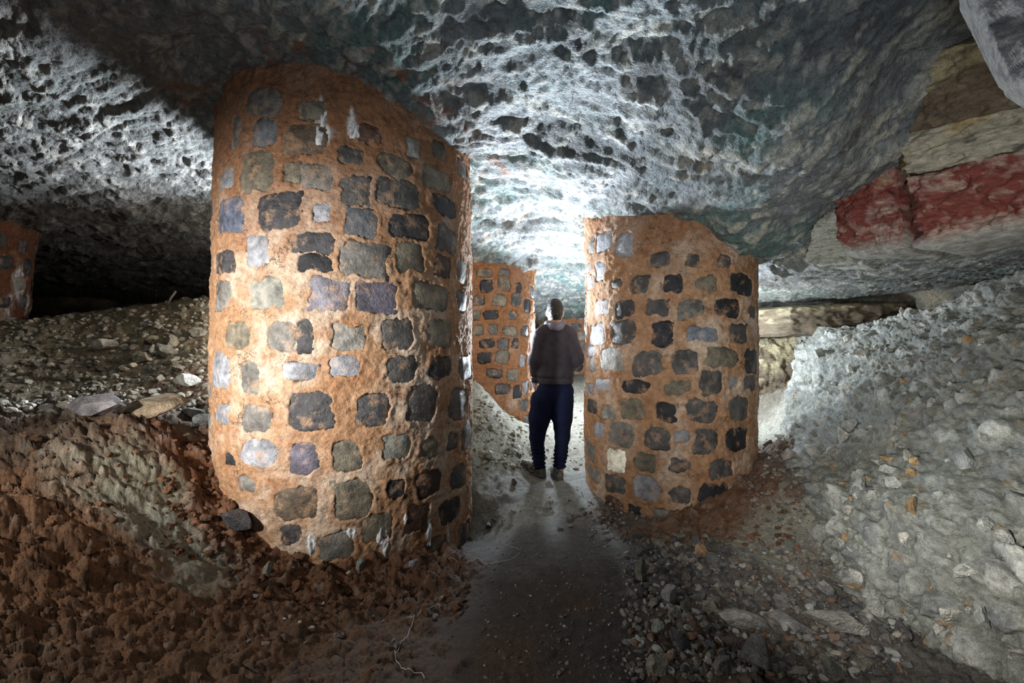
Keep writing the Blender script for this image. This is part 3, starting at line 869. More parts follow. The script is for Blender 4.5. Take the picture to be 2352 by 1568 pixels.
# pillar on the right of the passage
boxC = [(660, 130, 735, 225, 'lb'), (755, 140, 840, 250, 'lb'), (622, 160, 650, 235, 'g'), (920, 235, 1015, 300, 'd'),
        (1100, 240, 1165, 300, 'd'), (1250, 245, 1305, 305, 'd'), (655, 280, 700, 370, 'lb'), (608, 285, 635, 330, 'g'),
        (725, 365, 775, 410, 'd'), (830, 350, 910, 430, 'd'), (985, 340, 1080, 425, 'bk'), (1145, 345, 1240, 415, 'ol'),
        (1310, 340, 1415, 430, 'bk'), (610, 345, 640, 410, 'lb'), (655, 465, 715, 535, 'lb'), (750, 465, 835, 550, 'dk'),
        (900, 460, 1010, 545, 'd'), (1060, 465, 1175, 550, 'g'), (1240, 455, 1350, 545, 'bk'), (1395, 490, 1435, 545, 'd'),
        (625, 585, 695, 680, 'lb'), (733, 562, 845, 685, 'd'), (935, 570, 1025, 685, 'bk'), (1105, 595, 1245, 665, 'bu'),
        (1305, 585, 1385, 670, 'd'), (608, 690, 655, 735, 'lb'), (685, 700, 780, 810, 'lg'), (628, 742, 658, 812, 'g'),
        (835, 715, 970, 830, 'd'), (1025, 710, 1150, 825, 'd'), (1195, 700, 1340, 790, 'ol'), (1375, 705, 1440, 820, 'bk'),
        (650, 850, 720, 910, 'lb'), (785, 855, 905, 915, 'bk'), (990, 860, 1115, 920, 'ol'), (1165, 810, 1270, 920, 'd'),
        (1310, 840, 1340, 895, 'lg'), (1375, 830, 1430, 900, 'd'), (615, 950, 655, 1010, 'dk'), (775, 950, 890, 1040, 'ol'),
        (680, 980, 745, 1045, 'lg'), (945, 970, 1050, 1055, 'bk'), (1100, 950, 1240, 1060, 'd'), (1305, 935, 1395, 1050, 'd'),
        (645, 1065, 690, 1130, 'lb'), (720, 1060, 835, 1180, 'g'), (900, 1085, 1015, 1190, 'd'), (1050, 1100, 1095, 1155, 'lb'),
        (1130, 1095, 1245, 1215, 'd'), (1290, 1095, 1390, 1195, 'bk'), (612, 1150, 655, 1240, 'g'), (710, 1195, 795, 1305, 'w'),
        (845, 1215, 950, 1300, 'ol'), (1010, 1240, 1120, 1305, 'd'), (1205, 1245, 1320, 1335, 'd'), (620, 1265, 680, 1350, 'g'),
        (705, 1320, 795, 1405, 'd'), (840, 1325, 965, 1440, 'lb'), (1015, 1375, 1115, 1455, 'd'), (1160, 1365, 1300, 1460, 'bk'),
        (810, 1465, 875, 1530, 'bk'), (700, 1430, 780, 1490, 'rn'), (940, 1490, 1050, 1525, 'g'), (610, 870, 640, 920, 'lb')]
PR = Pillar(4.40 * math.sin(math.radians(18.75)), 4.40 * math.cos(math.radians(18.75)), .735,
            lambda h: 1 - .012 * np.clip(np.asarray(h) - 1.4, 0, 3) ** 2 - .03 * np.clip(.9 - np.asarray(h), 0, 3) ** 2)
sC = boxes_to_stones(PR, boxC, 1060, 470, 720 / 1526.0)
sC += fill_stones(PR, sC, -.3, 2.3, 5, 1.3, 2 * math.pi - 1.3, .21, .28)
build_pillar(PR, 'stocky clay mortar pillar with one cream white stone low down, right of the man', sC, -.3, 2.62, .0081, seed=300)

# pillar behind, left of the man
boxD = [(75, 310, 150, 350, 'ol'), (90, 365, 152, 425, 'bk'), (180, 350, 235, 415, 'ol'), (265, 380, 292, 425, 'bk'),
        (55, 440, 115, 490, 'd'), (150, 440, 218, 492, 'ol'), (245, 430, 290, 490, 'd'), (110, 512, 178, 560, 'bk'),
        (55, 515, 88, 560, 'ol'), (228, 515, 270, 560, 'd'), (55, 590, 105, 635, 'ol'), (135, 583, 175, 632, 'd'),
        (205, 590, 270, 640, 'ol'), (85, 655, 160, 695, 'bk'), (175, 650, 230, 705, 'd'), (78, 720, 145, 770, 'bk'),
        (165, 710, 230, 775, 'ol'), (120, 800, 195, 840, 'd'), (222, 800, 275, 860, 'ol'), (245, 650, 275, 700, 'bk'),
        (165, 875, 230, 920, 'd'), (250, 880, 290, 940, 'bk'), (283, 730, 310, 790, 'lb'), (303, 460, 335, 520, 'bk'),
        (180, 312, 235, 342, 'd'), (298, 860, 322, 920, 'lb'), (290, 590, 325, 640, 'd')]
ang = math.radians(-4.2)
PB = Pillar(6.5 * math.sin(ang), 6.5 * math.cos(ang), .79, lambda h: 1 + 0 * np.asarray(h))
sD = boxes_to_stones(PB, boxD, 1060, 470, 720 / 1526.0)
sD += fill_stones(PB, sD, .2, 2.4, 6, -math.pi, math.pi, .215, .27)
build_pillar(PB, 'pillar of small dark stones in deep orange mortar just beyond the man on his left', sD, .1, 2.62, .016, tone=1, seed=400, fine=False, nst=(6, 5))

# the far pillar seen past the man's shoulder
PF = Pillar(1.45, 10.2, .9, lambda h: 1 + 0 * np.asarray(h))
sF = fill_stones(PF, [], .3, 2.2, 8, -math.pi, math.pi, .21, .27)
build_pillar(PF, 'distant stone and mortar pillar glimpsed past the right shoulder of the man', sF, .2, 2.3, .02, tone=1, seed=500, fine=False, nst=(6, 5))

# dim pillar at the far left
ang = math.radians(-53.2); dl = 8.4
PW = Pillar(dl * math.sin(ang), dl * math.cos(ang), .98, lambda h: .86 + .07 * np.asarray(h))
sW = fill_stones(PW, [], 1.0, 2.8, 9, -math.pi, math.pi, .23, .33)
whW = [wp(PW, 45, 650, .16, .3), wp(PW, 20, 700, .12, .2), wp(PW, 10, 600, .1, .1), wp(PW, 62, 700, .1, .2)]
build_pillar(PW, 'dim pillar with white salt streaks beside the black hollow', sW, .9, 2.95, .018, whW, tone=2, seed=600, fine=False, nst=(6, 5))


# ------------------------------------------------------------------ loose stones
def ico(sub):
    t = (1 + 5 ** .5) / 2
    V = [(-1, t, 0), (1, t, 0), (-1, -t, 0), (1, -t, 0), (0, -1, t), (0, 1, t), (0, -1, -t), (0, 1, -t), (t, 0, -1), (t, 0, 1), (-t, 0, -1), (-t, 0, 1)]
    Fc = [(0, 11, 5), (0, 5, 1), (0, 1, 7), (0, 7, 10), (0, 10, 11), (1, 5, 9), (5, 11, 4), (11, 10, 2), (10, 7, 6), (7, 1, 8),
          (3, 9, 4), (3, 4, 2), (3, 2, 6), (3, 6, 8), (3, 8, 9), (4, 9, 5), (2, 4, 11), (6, 2, 10), (8, 6, 7), (9, 8, 1)]
    V = [np.array(v) / np.linalg.norm(v) for v in V]
    for _ in range(sub):
        mid = {}; nf = []

        def m(a, b):
            k = (min(a, b), max(a, b))
            if k not in mid:
                v = V[a] + V[b]; mid[k] = len(V); V.append(v / np.linalg.norm(v))
            return mid[k]
        for a, b, c in Fc:
            ab, bc, ca = m(a, b), m(b, c), m(c, a)
            nf += [(a, ab, ca), (b, bc, ab), (c, ca, bc), (ab, bc, ca)]
        Fc = nf
    return np.array(V), np.array(Fc)


ICO = [ico(k) for k in range(4)]


def rock_verts(sub, seed, cuts=9, scale=(1, 1, 1), rough=.06, lo=.55, hi=.85):
    r = np.random.default_rng(seed)
    V = ICO[sub][0].copy()
    for _ in range(cuts):
        n = r.normal(size=3); n /= np.linalg.norm(n); d = r.uniform(lo, hi)
        V = V - np.maximum(V @ n - d, 0)[:, None] * n
    V = V * (1 + rough * fbm(V * 2.2 + seed, 4, seed % 97, .65))[:, None]
    V = V - (V.max(0) + V.min(0)) / 2
    V = V / (V.max(0) - V.min(0)).max()                      # longest side 1
    return V * np.array(scale)


ROCKS = []
for k in range(14):
    V = rock_verts(3, 900 + k, 13 + k % 6, (1, .7 + .3 * ((k * 7) % 5) / 4, .4 + .4 * ((k * 3) % 5) / 4), .10, .35, .75)
    me = mesh_np('loose_stone', V, ICO[3][1], smooth=False); me.materials.append(M['rock']); ROCKS.append(me)


def ray_ground(px, py):
    """where the ray of each photo pixel meets the ground"""
    px, py = np.asarray(px, float), np.asarray(py, float)
    zz = 1.2 * np.exp(np.arange(0, 100) * .0195)
    best = np.full(len(px), np.nan)
    X = (px - CX)[:, None] / F * zz; Hh = CH - (py - CY)[:, None] / F * zz
    G = floor_base(X.ravel(), np.broadcast_to(zz, X.shape).ravel()).reshape(X.shape)
    below = Hh < G
    ok = below.any(1); k = below.argmax(1)
    r_ = np.where(ok)[0]; k = k[ok]; k0 = np.maximum(k - 1, 0)
    e0 = (Hh - G)[r_, k0]; e1 = (Hh - G)[r_, k]
    t_ = np.where(k > 0, e0 / np.maximum(e0 - e1, 1e-9), 0)
    best[ok] = zz[k0] + (zz[k] - zz[k0]) * t_
    return best


def in_pillar(x, y, pad=.02):
    return any(math.hypot(x - p_.c[0], y - p_.c[1]) < p_.R + pad for p_ in (PL, PR, PB, PF, PW))


ZMIN = {}


def place_rock(me, x, y, size, color, label, group=None, name='loose_stone', sink=.25, rot=None, cat='stone', z=None):
    o = bpy.data.objects.new(name, me); COL.objects.link(o)
    r = rot if rot is not None else (random.uniform(-.35, .35), random.uniform(-.35, .35), random.uniform(0, 6.28))
    o.rotation_euler = r; o.scale = (size, size, size) if np.isscalar(size) else size
    g = float(ground_h(x, y)[0]) if z is None else z
    zs = ZMIN.setdefault(me.name, -min(v.co[2] for v in me.vertices))
    sz = size if np.isscalar(size) else size[2]
    o.location = (x, y, g + zs * sz * (1 - 2 * sink))
    o['label'] = label; o['category'] = cat
    if group: o['group'] = group
    o.color = (*color, 1)
    return o


OCC = []                                                     # x, y, z, radius of the stones already laid


def free_spot(p_, r_):
    """true, and remembered, where a stone of this radius touches no other"""
    for q in OCC:
        if (p_[0] - q[0]) ** 2 + (p_[1] - q[1]) ** 2 + (p_[2] - q[2]) ** 2 < (r_ + q[3]) ** 2: return False
    OCC.append((*p_, r_)); return True


# stones one can point out
special = [
    # px, py(base), width px, (length, depth, height ratios), colour, label, yaw
    (536, 1238, 92, (1, .8, .72), (.085, .078, .085), 'rounded dark boulder resting on red clay against the thick pillar', 2.6, 'boulder'),
    (228, 815, 58, (1, .6, .55), (.55, .53, .47), 'white blocky stone alone on the khaki rubble slope', .3, 'stone'),
    (424, 905, 54, (1, .7, .8), (.58, .57, .52), 'white jagged stone standing above the pair of boulders', .8, 'stone'),
    (205, 965, 112, (1, .7, .55), (.22, .205, .21), 'grey pointed boulder lying beside the brown boulder behind the earth mound', .1, 'boulder'),
    (335, 972, 128, (1, .7, .5), (.24, .185, .12), 'brown boulder lying between the grey boulder and the thick pillar', -.2, 'boulder'),
    (437, 965, 56, (1, .7, .5), (.20, .20, .18), 'smooth oval grey stone close to the thick pillar', 0, 'stone'),
    (462, 1005, 46, (1, .8, .8), (.16, .17, .17), 'round dark grey stone touching the side of the thick pillar', .5, 'stone'),
    (1715, 1462, 104, (1, .7, .45), (.36, .35, .32), 'large flat slab stone with a pale top in the rubble', -.3, 'slab'),
    (1832, 1470, 100, (1, .7, .35), (.29, .28, .27), 'grey tilted slab stone beside the large flat slab stone', -.5, 'slab'),
    (1935, 1490, 150, (1, .4, .28), (.31, .30, .27), 'long flat grey stone at the foot of the cemented bank', -.45, 'slab'),
    (1616, 1282, 46, (1, .7, .9), (.42, .27, .14), 'ochre angular stone among the dark rubble', .9, 'stone'),
    (1475, 1345, 48, (.8, .7, 1.2), (.19, .18, .15), 'upright knobbly grey stone at the edge of the path', .4, 'stone'),
    (1541, 1400, 54, (1, .8, .75), (.22, .215, .2), 'round ribbed grey stone beside the path', 1.4, 'stone'),
    (1514, 1475, 40, (.9, .7, 1.1), (.30, .30, .26), 'pale egg shaped stone at the path edge', .2, 'stone'),
    (1752, 1555, 96, (1, .8, .7), (.15, .145, .145), 'dark grey boulder in the rubble below the large flat slab stone', .7, 'boulder'),
    (1902, 1392, 50, (1, .8, .75), (.19, .185, .18), 'dark wedge stone leaning by the foot of the cemented bank', .9, 'stone'),
    (1690, 1505, 60, (1, .5, .5), (.10, .07, .065), 'dark red brown elongated stone in a patch of red earth', -.7, 'stone'),
    (1515, 1560, 62, (1, .8, .8), (.36, .35, .27), 'pale yellowish block at the bottom edge of the rubble', .3, 'stone'),
    (826, 1318, 32, (.8, .7, 1.1), (.26, .27, .25), 'grey green pebble leaning on the foot of the thick pillar', .3, 'stone'),
    (795, 1302, 34, (1, .7, .7), (.55, .42, .34), 'pinkish white pebble touching the foot of the thick pillar', .7, 'stone'),
    (610, 1335, 36, (.6, .6, 1.3), (.22, .21, .17), 'upright thin stone stuck in the red clay', .3, 'stone'),
    (950, 1318, 28, (1, .5, .7), (.26, .25, .29), 'lilac grey triangular chip on the red clay', .4, 'stone'),
    (650, 1440, 16, (1, .7, .6), (.6, .58, .55), 'small white egg shaped pebble on the red clay', .4, 'stone')]
for k, (px, py, w, rat, c, lab, yaw, cat) in enumerate(special):
    z = float(ray_ground([px], [py])[0]); x = (px - CX) / F * z
    V = rock_verts(3, 1300 + k * 3, 13, rat, .07, .45 if cat != 'slab' else .3, .8)
    me = mesh_np('stone', V, ICO[3][1], smooth=False); me.materials.append(M['rock'])
    s_ = w / F * z
    free_spot((x, z + s_ * .2, float(ground_h(x, z + s_ * .2)[0])), s_ * .5)
    place_rock(me, x, z + s_ * .2, s_, c, lab, name={'boulder': 'boulder', 'slab': 'flat_stone', 'stone': 'loose_stone'}[cat], sink=.08, rot=(0, 0, yaw), cat=cat if cat != 'slab' else 'stone')

GREY = [(.15, .145, .135), (.12, .115, .11), (.19, .18, .155), (.09, .09, .095), (.23, .21, .175), (.13, .105, .085)]
KHAKI = [(.36, .33, .25), (.42, .40, .34), (.30, .27, .2), (.38, .36, .31), (.26, .22, .17)]
PALE = [(.46, .46, .42), (.40, .41, .37), (.5, .48, .42), (.33, .34, .32)]
zones = [
    # x0 x1 y0 y1, count, size range px, colours, label, group
    (1450, 1700, 1245, 1400, 62, (16, 42), GREY, 'angular stone in the dark rubble at the foot of the stocky pillar', 'stones in the dark rubble by the stocky pillar'),
    (1520, 2080, 1385, 1566, 78, (22, 62), GREY, 'flaky stone in the rubble strewn below the cemented bank', 'stones strewn below the cemented bank'),
    (1730, 1900, 1000, 1170, 30, (14, 34), [(.17, .13, .10), (.24, .22, .19), (.2, .17, .14)], 'stone in the brown earth heaped against the stocky pillar', 'stones in the earth against the stocky pillar'),
    (0, 475, 770, 935, 66, (14, 46), KHAKI, 'stone scattered on the rubble slope under the black hollow', 'stones on the khaki rubble slope'),
    (20, 475, 700, 770, 26, (8, 20), KHAKI, 'stone on the crest of the rubble slope below the black hollow', 'stones along the rubble crest'),
    (560, 1080, 1320, 1500, 26, (8, 20), [(.40, .37, .32), (.2, .2, .19), (.45, .36, .26), (.3, .3, .3)], 'pebble in the red brown clay before the thick pillar', 'pebbles in the red brown clay'),
    (1120, 1340, 1110, 1230, 16, (10, 26), [(.28, .27, .24), (.2, .19, .17)], 'stone lying on the pale path near the man', 'stones on the pale path'),
    (1090, 1200, 920, 1060, 18, (10, 26), KHAKI, 'stone on the heap of earth between the thick pillar and the man', 'stones on the heap beside the man')]
n_rock = 0


def tell(c, size, lab):
    """size and colour words in front of the label of a zone"""
    v = float(np.mean(c)); sat = (max(c) - min(c)) / max(c)
    col = ('pale ' if v > .36 else '' if v > .19 else 'dark ') + ('ochre' if sat > .55 else 'brownish' if sat > .3 else 'grey')
    sz_ = 'big' if size > .13 else 'medium' if size > .075 else 'small'
    return f'{sz_} {col} {lab}'


for x0, x1, y0, y1, cnt, sz, cols, lab, grp in zones:
    px = rng.uniform(x0, x1, cnt * 6); py = rng.uniform(y0, y1, cnt * 6); zz = ray_ground(px, py); laid = 0
    gg = ground_h((px - CX) / F * np.nan_to_num(zz, nan=3.0), np.nan_to_num(zz, nan=3.0))
    for a, b, z, g_ in zip(px, py, zz, gg):
        if not np.isfinite(z) or laid >= cnt: continue
        x = (a - CX) / F * z
        if in_pillar(x, z, .06): continue
        s_ = rng.uniform(0, 1) ** 1.6 * (sz[1] - sz[0]) + sz[0]
        if not free_spot((x, z, float(g_)), s_ / F * z * 1.15 * .48): continue
        laid += 1
        c = np.array(cols[rng.integers(len(cols))]) * rng.uniform(.8, 1.2)
        place_rock(ROCKS[rng.integers(len(ROCKS))], x, z, s_ / F * z * 1.15, tuple(c), tell(c, s_ / F * z, lab), grp, sink=.2, z=float(g_))
        n_rock += 1

# stones sticking out of the cemented bank
sel = np.where(bank_n[:, 2] > -.5)[0]
bp = bank_V; bpx = CX + bp[:, 0] / bp[:, 1] * F; bpy_ = CY - (bp[:, 2] - CH) / bp[:, 1] * F
for (x0, x1, y0, y1, cnt, sz, lab, grp) in [
        (1830, 2350, 660, 930, 60, (10, 36), 'stone on the loose slope under the low ledge', 'stones on the slope under the ledge'),
        (1920, 2350, 980, 1560, 85, (14, 64), 'stone set in the face of the cemented rubble bank', 'stones set in the cemented bank')]:
    cand = np.where((bpx > x0) & (bpx < x1) & (bpy_ > y0) & (bpy_ < y1))[0]
    # even out over the picture
    laid = 0
    for i in rng.choice(cand, cnt * 5, replace=False):
        if laid >= cnt: break
        v = bp[i]; s_ = (rng.uniform(0, 1) ** 1.8 * (sz[1] - sz[0]) + sz[0]) / F * v[1]
        if not free_spot(tuple(v), s_ * .5): continue
        laid += 1
        c = np.array(PALE[rng.integers(4)]) * rng.uniform(.75, 1.1)
        if rng.uniform() < .08: c = np.array((.38, .25, .12))
        o = bpy.data.objects.new('loose_stone' if y1 < 940 else 'embedded_stone', ROCKS[rng.integers(len(ROCKS))]); COL.objects.link(o)
        o.location = v + bank_n[i] * s_ * .06; o.scale = (s_,) * 3
        o.rotation_euler = tuple(rng.uniform(0, 6.28, 3)); o.color = (*c, 1)
        o['label'] = tell(c, s_, lab); o['category'] = 'stone'; o['group'] = grp

# ------------------------------------------------------------------ gravel and clods nobody could count
def scatter(name, boxes, sub, seed, label, cat, colors, mat, squash=.7, rgh=.15, sink=.12):
    r = np.random.default_rng(seed); Vs, Fs, Cs, off = [], [], [], 0
    shapes = {b_: [rock_verts(b_, seed + k, 9, (1, .85, squash), rgh, .4, .8) for k in range(8)] for b_ in (sub - 1, sub)}
    for x0, x1, y0, y1, cnt, s0, s1 in boxes:
        px = r.uniform(x0, x1, cnt); py = r.uniform(y0, y1, cnt); z = ray_ground(px, py)
        ok = np.isfinite(z); px, z = px[ok], z[ok]
        x = (px - CX) / F * z
        g = ground_h(x, z)
        for i in range(len(x)):
            if in_pillar(x[i], z[i], .0): continue
            s_ = (r.uniform() ** 2.2 * (s1 - s0) + s0)
            th = r.uniform(0, 6.28); ca, sa = math.cos(th), math.sin(th)
            b_ = sub if s_ / z[i] * F > (9 if sub == 1 else 15) else sub - 1
            V = shapes[b_][r.integers(8)] * s_; Fc = ICO[b_][1]; nv = len(V)
            V = np.stack([V[:, 0] * ca - V[:, 1] * sa, V[:, 0] * sa + V[:, 1] * ca, V[:, 2]], 1) + np.array([x[i], z[i], g[i] + s_ * sink])
            Vs.append(V); Fs.append(Fc + off); off += nv
            Cs.append(np.tile(np.array(colors[r.integers(len(colors))]) * r.uniform(.75, 1.2), (nv, 1)))
    me = mesh_np(name, np.concatenate(Vs), np.concatenate(Fs), np.concatenate(Cs), smooth=sub > 1)
    return obj(name, me, mat, kind='stuff', label=label, cat=cat)


scatter('gravel', [(1430, 2080, 1240, 1567, 2200, .012, .05), (1700, 1950, 1100, 1330, 500, .006, .016), (1100, 1450, 1120, 1567, 700, .006, .022),
                   (1350, 1480, 1150, 1260, 160, .015, .05), (1720, 1900, 1000, 1200, 300, .012, .05)], 1, 41,
        'loose grey gravel strewn over the path edge and rubble', 'gravel', GREY + [(.3, .3, .28), (.15, .09, .06)], M['gravel'])
scatter('rubble', [(0, 480, 690, 960, 1200, .02, .09), (1090, 1230, 880, 1080, 300, .02, .07), (1230, 1345, 880, 1080, 200, .02, .06)], 1, 43,
        'broken khaki rubble covering the slope under the black hollow', 'rubble', KHAKI, M['gravel'])
scatter('dirt', [(520, 1080, 1235, 1420, 420, .015, .075), (380, 560, 1020, 1300, 150, .02, .085), (0, 560, 960, 1300, 120, .012, .06),
                 (0, 1050, 1380, 1567, 130, .008, .035), (1560, 1820, 1080, 1260, 120, .015, .06)], 2, 47,
        'crumbly red brown clods of clay around the pillar feet', 'dirt',
        [(.19, .088, .045), (.17, .08, .042), (.15, .085, .05)], M['floor'], .75, .5, .02)


# ------------------------------------------------------------------ strings and a stick
def tube(name, pts, rad, mat, n=6, **kw):
    P_ = catmull(np.array(pts, float), max(8, len(pts) * 8))
    T = np.gradient(P_, axis=0); T /= np.linalg.norm(T, axis=1, keepdims=True)
    up = np.array([0, 0, 1.0]); A = np.cross(T, up); A /= np.maximum(np.linalg.norm(A, axis=1, keepdims=True), 1e-6); B = np.cross(A, T)
    th = np.arange(n) / n * 2 * math.pi
    rr = rad if not np.isscalar(rad) else np.full(len(P_), rad)
    V = P_[:, None] + rr[:, None, None] * (np.cos(th)[None, :, None] * A[:, None] + np.sin(th)[None, :, None] * B[:, None])
    V = np.swapaxes(V, 0, 1).reshape(-1, 3)
    me = mesh_np(name, V, grid_faces(n, len(P_), wrap=True))
    return obj(name, me, mat, **kw)


def ground_path(pxs, lift=.006):
    px = np.array([q[0] for q in pxs], float); py = np.array([q[1] for q in pxs], float)
    z = ray_ground(px, py); x = (px - CX) / F * z
    q = catmull(np.stack([x, z], 1), len(pxs) * 6)
    return np.stack([q[:, 0], q[:, 1], ground_h(q[:, 0], q[:, 1]) + lift], 1)


M['string'] = material('white_string', use='rgb', base=(.45, .43, .4), vary=.1, bumps=())
M['wood'] = material('dry_wood', use='rgb', base=(.16, .13, .10), vary=.4, bumps=((90, .4, .004),))
tube('string', ground_path([(1010, 1395), (960, 1425), (945, 1445), (930, 1480), (908, 1512), (912, 1535), (940, 1550), (968, 1552), (975, 1566)]), .0019, M['string'],
     label='thin white string curling over the clay at the near edge of the floor', cat='string')
tube('string', ground_path([(1030, 1302), (1080, 1302), (1120, 1300), (1165, 1290), (1192, 1275), (1190, 1262), (1160, 1252)]), .0015, M['string'],
     label='thin pale string looped on the path at the foot of the thick pillar', cat='string')
zst = float(ray_ground([388], [700])[0])
tube('stick', [P(384, 702, zst), P(392, 685, zst), P(397, 678, zst + .02), P(404, 668, zst + .03)], .014, M['wood'],
     label='short broken stick poking up from the rubble crest', cat='stick')


# ------------------------------------------------------------------ the man, seen from behind
def surface_nets(f, xs, ys, zs):
    X, Y, Z = np.meshgrid(xs, ys, zs, indexing='ij')
    S = f(np.stack([X.ravel(), Y.ravel(), Z.ravel()], 1)).reshape(X.shape)
    ins = S < 0
    nx, ny, nz = S.shape
    G = np.stack([X, Y, Z], -1)
    acc = np.zeros((nx - 1, ny - 1, nz - 1, 3)); cnt = np.zeros((nx - 1, ny - 1, nz - 1))
    cor = [(a, b, c) for a in (0, 1) for b in (0, 1) for c in (0, 1)]
    sl = lambda A, o: A[o[0]:nx - 1 + o[0], o[1]:ny - 1 + o[1], o[2]:nz - 1 + o[2]]
    for o in cor:
        for ax in range(3):
            if o[ax]: continue
            o2 = list(o); o2[ax] = 1
            s1, s2 = sl(S, o), sl(S, o2)
            m = (s1 < 0) != (s2 < 0)
            t = np.where(m, s1 / np.where(m, s1 - s2, 1), 0)
            acc += np.where(m[..., None], sl(G, o) + (sl(G, o2) - sl(G, o)) * t[..., None], 0); cnt += m
    act = cnt > 0
    idx = np.full(act.shape, -1); idx[act] = np.arange(act.sum())
    V = acc[act] / cnt[act][:, None]
    faces = []
    for ax in range(3):
        o2 = [0, 0, 0]; o2[ax] = 1
        a = ins[:nx - o2[0], :ny - o2[1], :nz - o2[2]]; b = ins[o2[0]:, o2[1]:, o2[2]:]
        I = np.argwhere(a != b)
        u, v = [(1, 2), (2, 0), (0, 1)][ax]
        dim = np.array(act.shape)
        I = I[(I[:, u] > 0) & (I[:, v] > 0) & (I[:, u] < dim[u]) & (I[:, v] < dim[v])]
        if len(I) == 0: continue
        du = np.zeros(3, int); du[u] = 1; dv = np.zeros(3, int); dv[v] = 1
        g = lambda J: idx[J[:, 0], J[:, 1], J[:, 2]]
        q = np.stack([g(I - du - dv), g(I - dv), g(I), g(I - du)], 1)
        inside = a[I[:, 0], I[:, 1], I[:, 2]]
        q[~inside] = q[~inside][:, ::-1]
        faces.append(q)
    return V, np.concatenate(faces)


def capsule(p, a, b, ra, rb, sy=1.0):
    a, b = np.array(a, float), np.array(b, float)
    s = np.array([1, 1 / sy, 1]); pa = (p - a) * s; ba = (b - a) * s
    t = np.clip(pa @ ba / (ba @ ba), 0, 1)
    return (np.linalg.norm(pa - t[:, None] * ba, axis=1) - (ra + (rb - ra) * t)) * min(1, sy)


def ellip(p, c, r):
    q = (p - np.array(c, float)) / np.array(r, float); k = np.linalg.norm(q, axis=1)
    return (k - 1) * min(r)


def smin(a, b, k):
    h = np.clip(.5 + .5 * (b - a) / k, 0, 1)
    return b + (a - b) * h - k * h * (1 - h)


def sdf_union(items, k):
    def f(p):
        d = None
        for it in items:
            e = it(p); d = e if d is None else smin(d, e, k)
        return d
    return f


PY = 4.5                                                     # he stands 4.5 m away on the path


def Q(zx, zy, dy=0.0):
    return P(1160 + .2997 * zx, 660 + .2997 * zy, PY) + np.array([0, dy, 0])


def cap(a, b, ra, rb, sy=1.0):
    return lambda p: capsule(p, a, b, ra, rb, sy)


def ell(c, r):
    return lambda p: ellip(p, c, r)


man = bpy.data.objects.new('person', None); COL.objects.link(man)
man_base = Q(330, 1450); man.location = man_base
man['label'] = 'man in dark hoodie, navy trousers and dusty shoes, standing with his back turned'
man['category'] = 'person'


def cloth(name, f, lo, hi, step, mat, folds, seed, parent=None, colf=None):
    pa = man if parent is None else parent
    ax = [np.arange(l, h + step, step) for l, h in zip(lo, hi)]
    V, Fc = surface_nets(f, *ax)
    e = 1e-3
    g = np.stack([f(V + np.eye(3)[i] * e) - f(V - np.eye(3)[i] * e) for i in range(3)], 1)
    n = g / np.maximum(np.linalg.norm(g, axis=1, keepdims=True), 1e-9)
    if folds is not None:
        V = V + n * folds(V.astype(np.float32))[:, None]
    col = colf(V) if colf else None
    me = mesh_np(name, V - man_base, Fc, col)
    o = obj(name, me, mat, parent=pa)
    return o


def fabric(name, col, rough=.9):
    return material(name, use='rgb', base=col, rough=(rough - .08, rough), spec=.15, vary=.25, vscale=18, bumps=((300, .4, .002), (40, .3, .006)))


M['hoodie'] = fabric('hoodie_cotton', (.044, .039, .048)); M['hood'] = fabric('hood_cotton', (.15, .15, .18))
M['pants'] = fabric('navy_cotton', (.007, .011, .036)); M['skin'] = material('skin', rough=(.45, .6), vary=.12, bumps=((200, .2, .001),))
M['hair'] = material('dark_hair', use='rgb', base=(.014, .010, .008), rough=(.5, .7), vary=.4, vscale=90, bumps=((160, .8, .006),), stretch=(1, 1, .3))
M['shoe'] = material('dusty_shoe', use='rgb', base=(.17, .155, .13), vary=.6, vscale=30, bumps=((60, .6, .008),), dust=((.03, .03, .032), .5, .58, .9, 22))
M['sole'] = material('shoe_sole', use='rgb', base=(.10, .09, .08), vary=.5, bumps=((80, .4, .004),))
M['strap'] = material('lamp_strap', use='rgb', base=(.24, .27, .14), vary=.15, bumps=())
M['lace'] = material('shoe_lace', use='rgb', base=(.03, .03, .03), vary=.1, bumps=())

hc = Q(383, 180, 0)                                          # centre of the head
# body: one skin from head to feet (mostly under the clothes)
handL = Q(243, 762, .14); handR = Q(478, 662, .26)


def fingers(base, d, side, up):
    d, side, up = (np.array(v, float) / np.linalg.norm(v) for v in (d, side, up))
    out = [cap(base - d * .05, base + d * .01, .026, .032, 1)]
    for i, (o_, l_) in enumerate([(-.030, .062), (-.010, .075), (.010, .070), (.030, .055)]):
        r0 = base + d * .02 + side * o_; r1 = r0 + d * l_ * .55; r2 = r1 + d * l_ * .35 + up * l_ * .35
        out += [cap(r0, r1, .0095, .0085), cap(r1, r2, .0085, .007)]
    t0 = base - d * .03 - side * .03; t1 = t0 - side * .025 + d * .03; t2 = t1 + d * .035
    out += [cap(t0, t1, .012, .011), cap(t1, t2, .011, .009)]
    return out


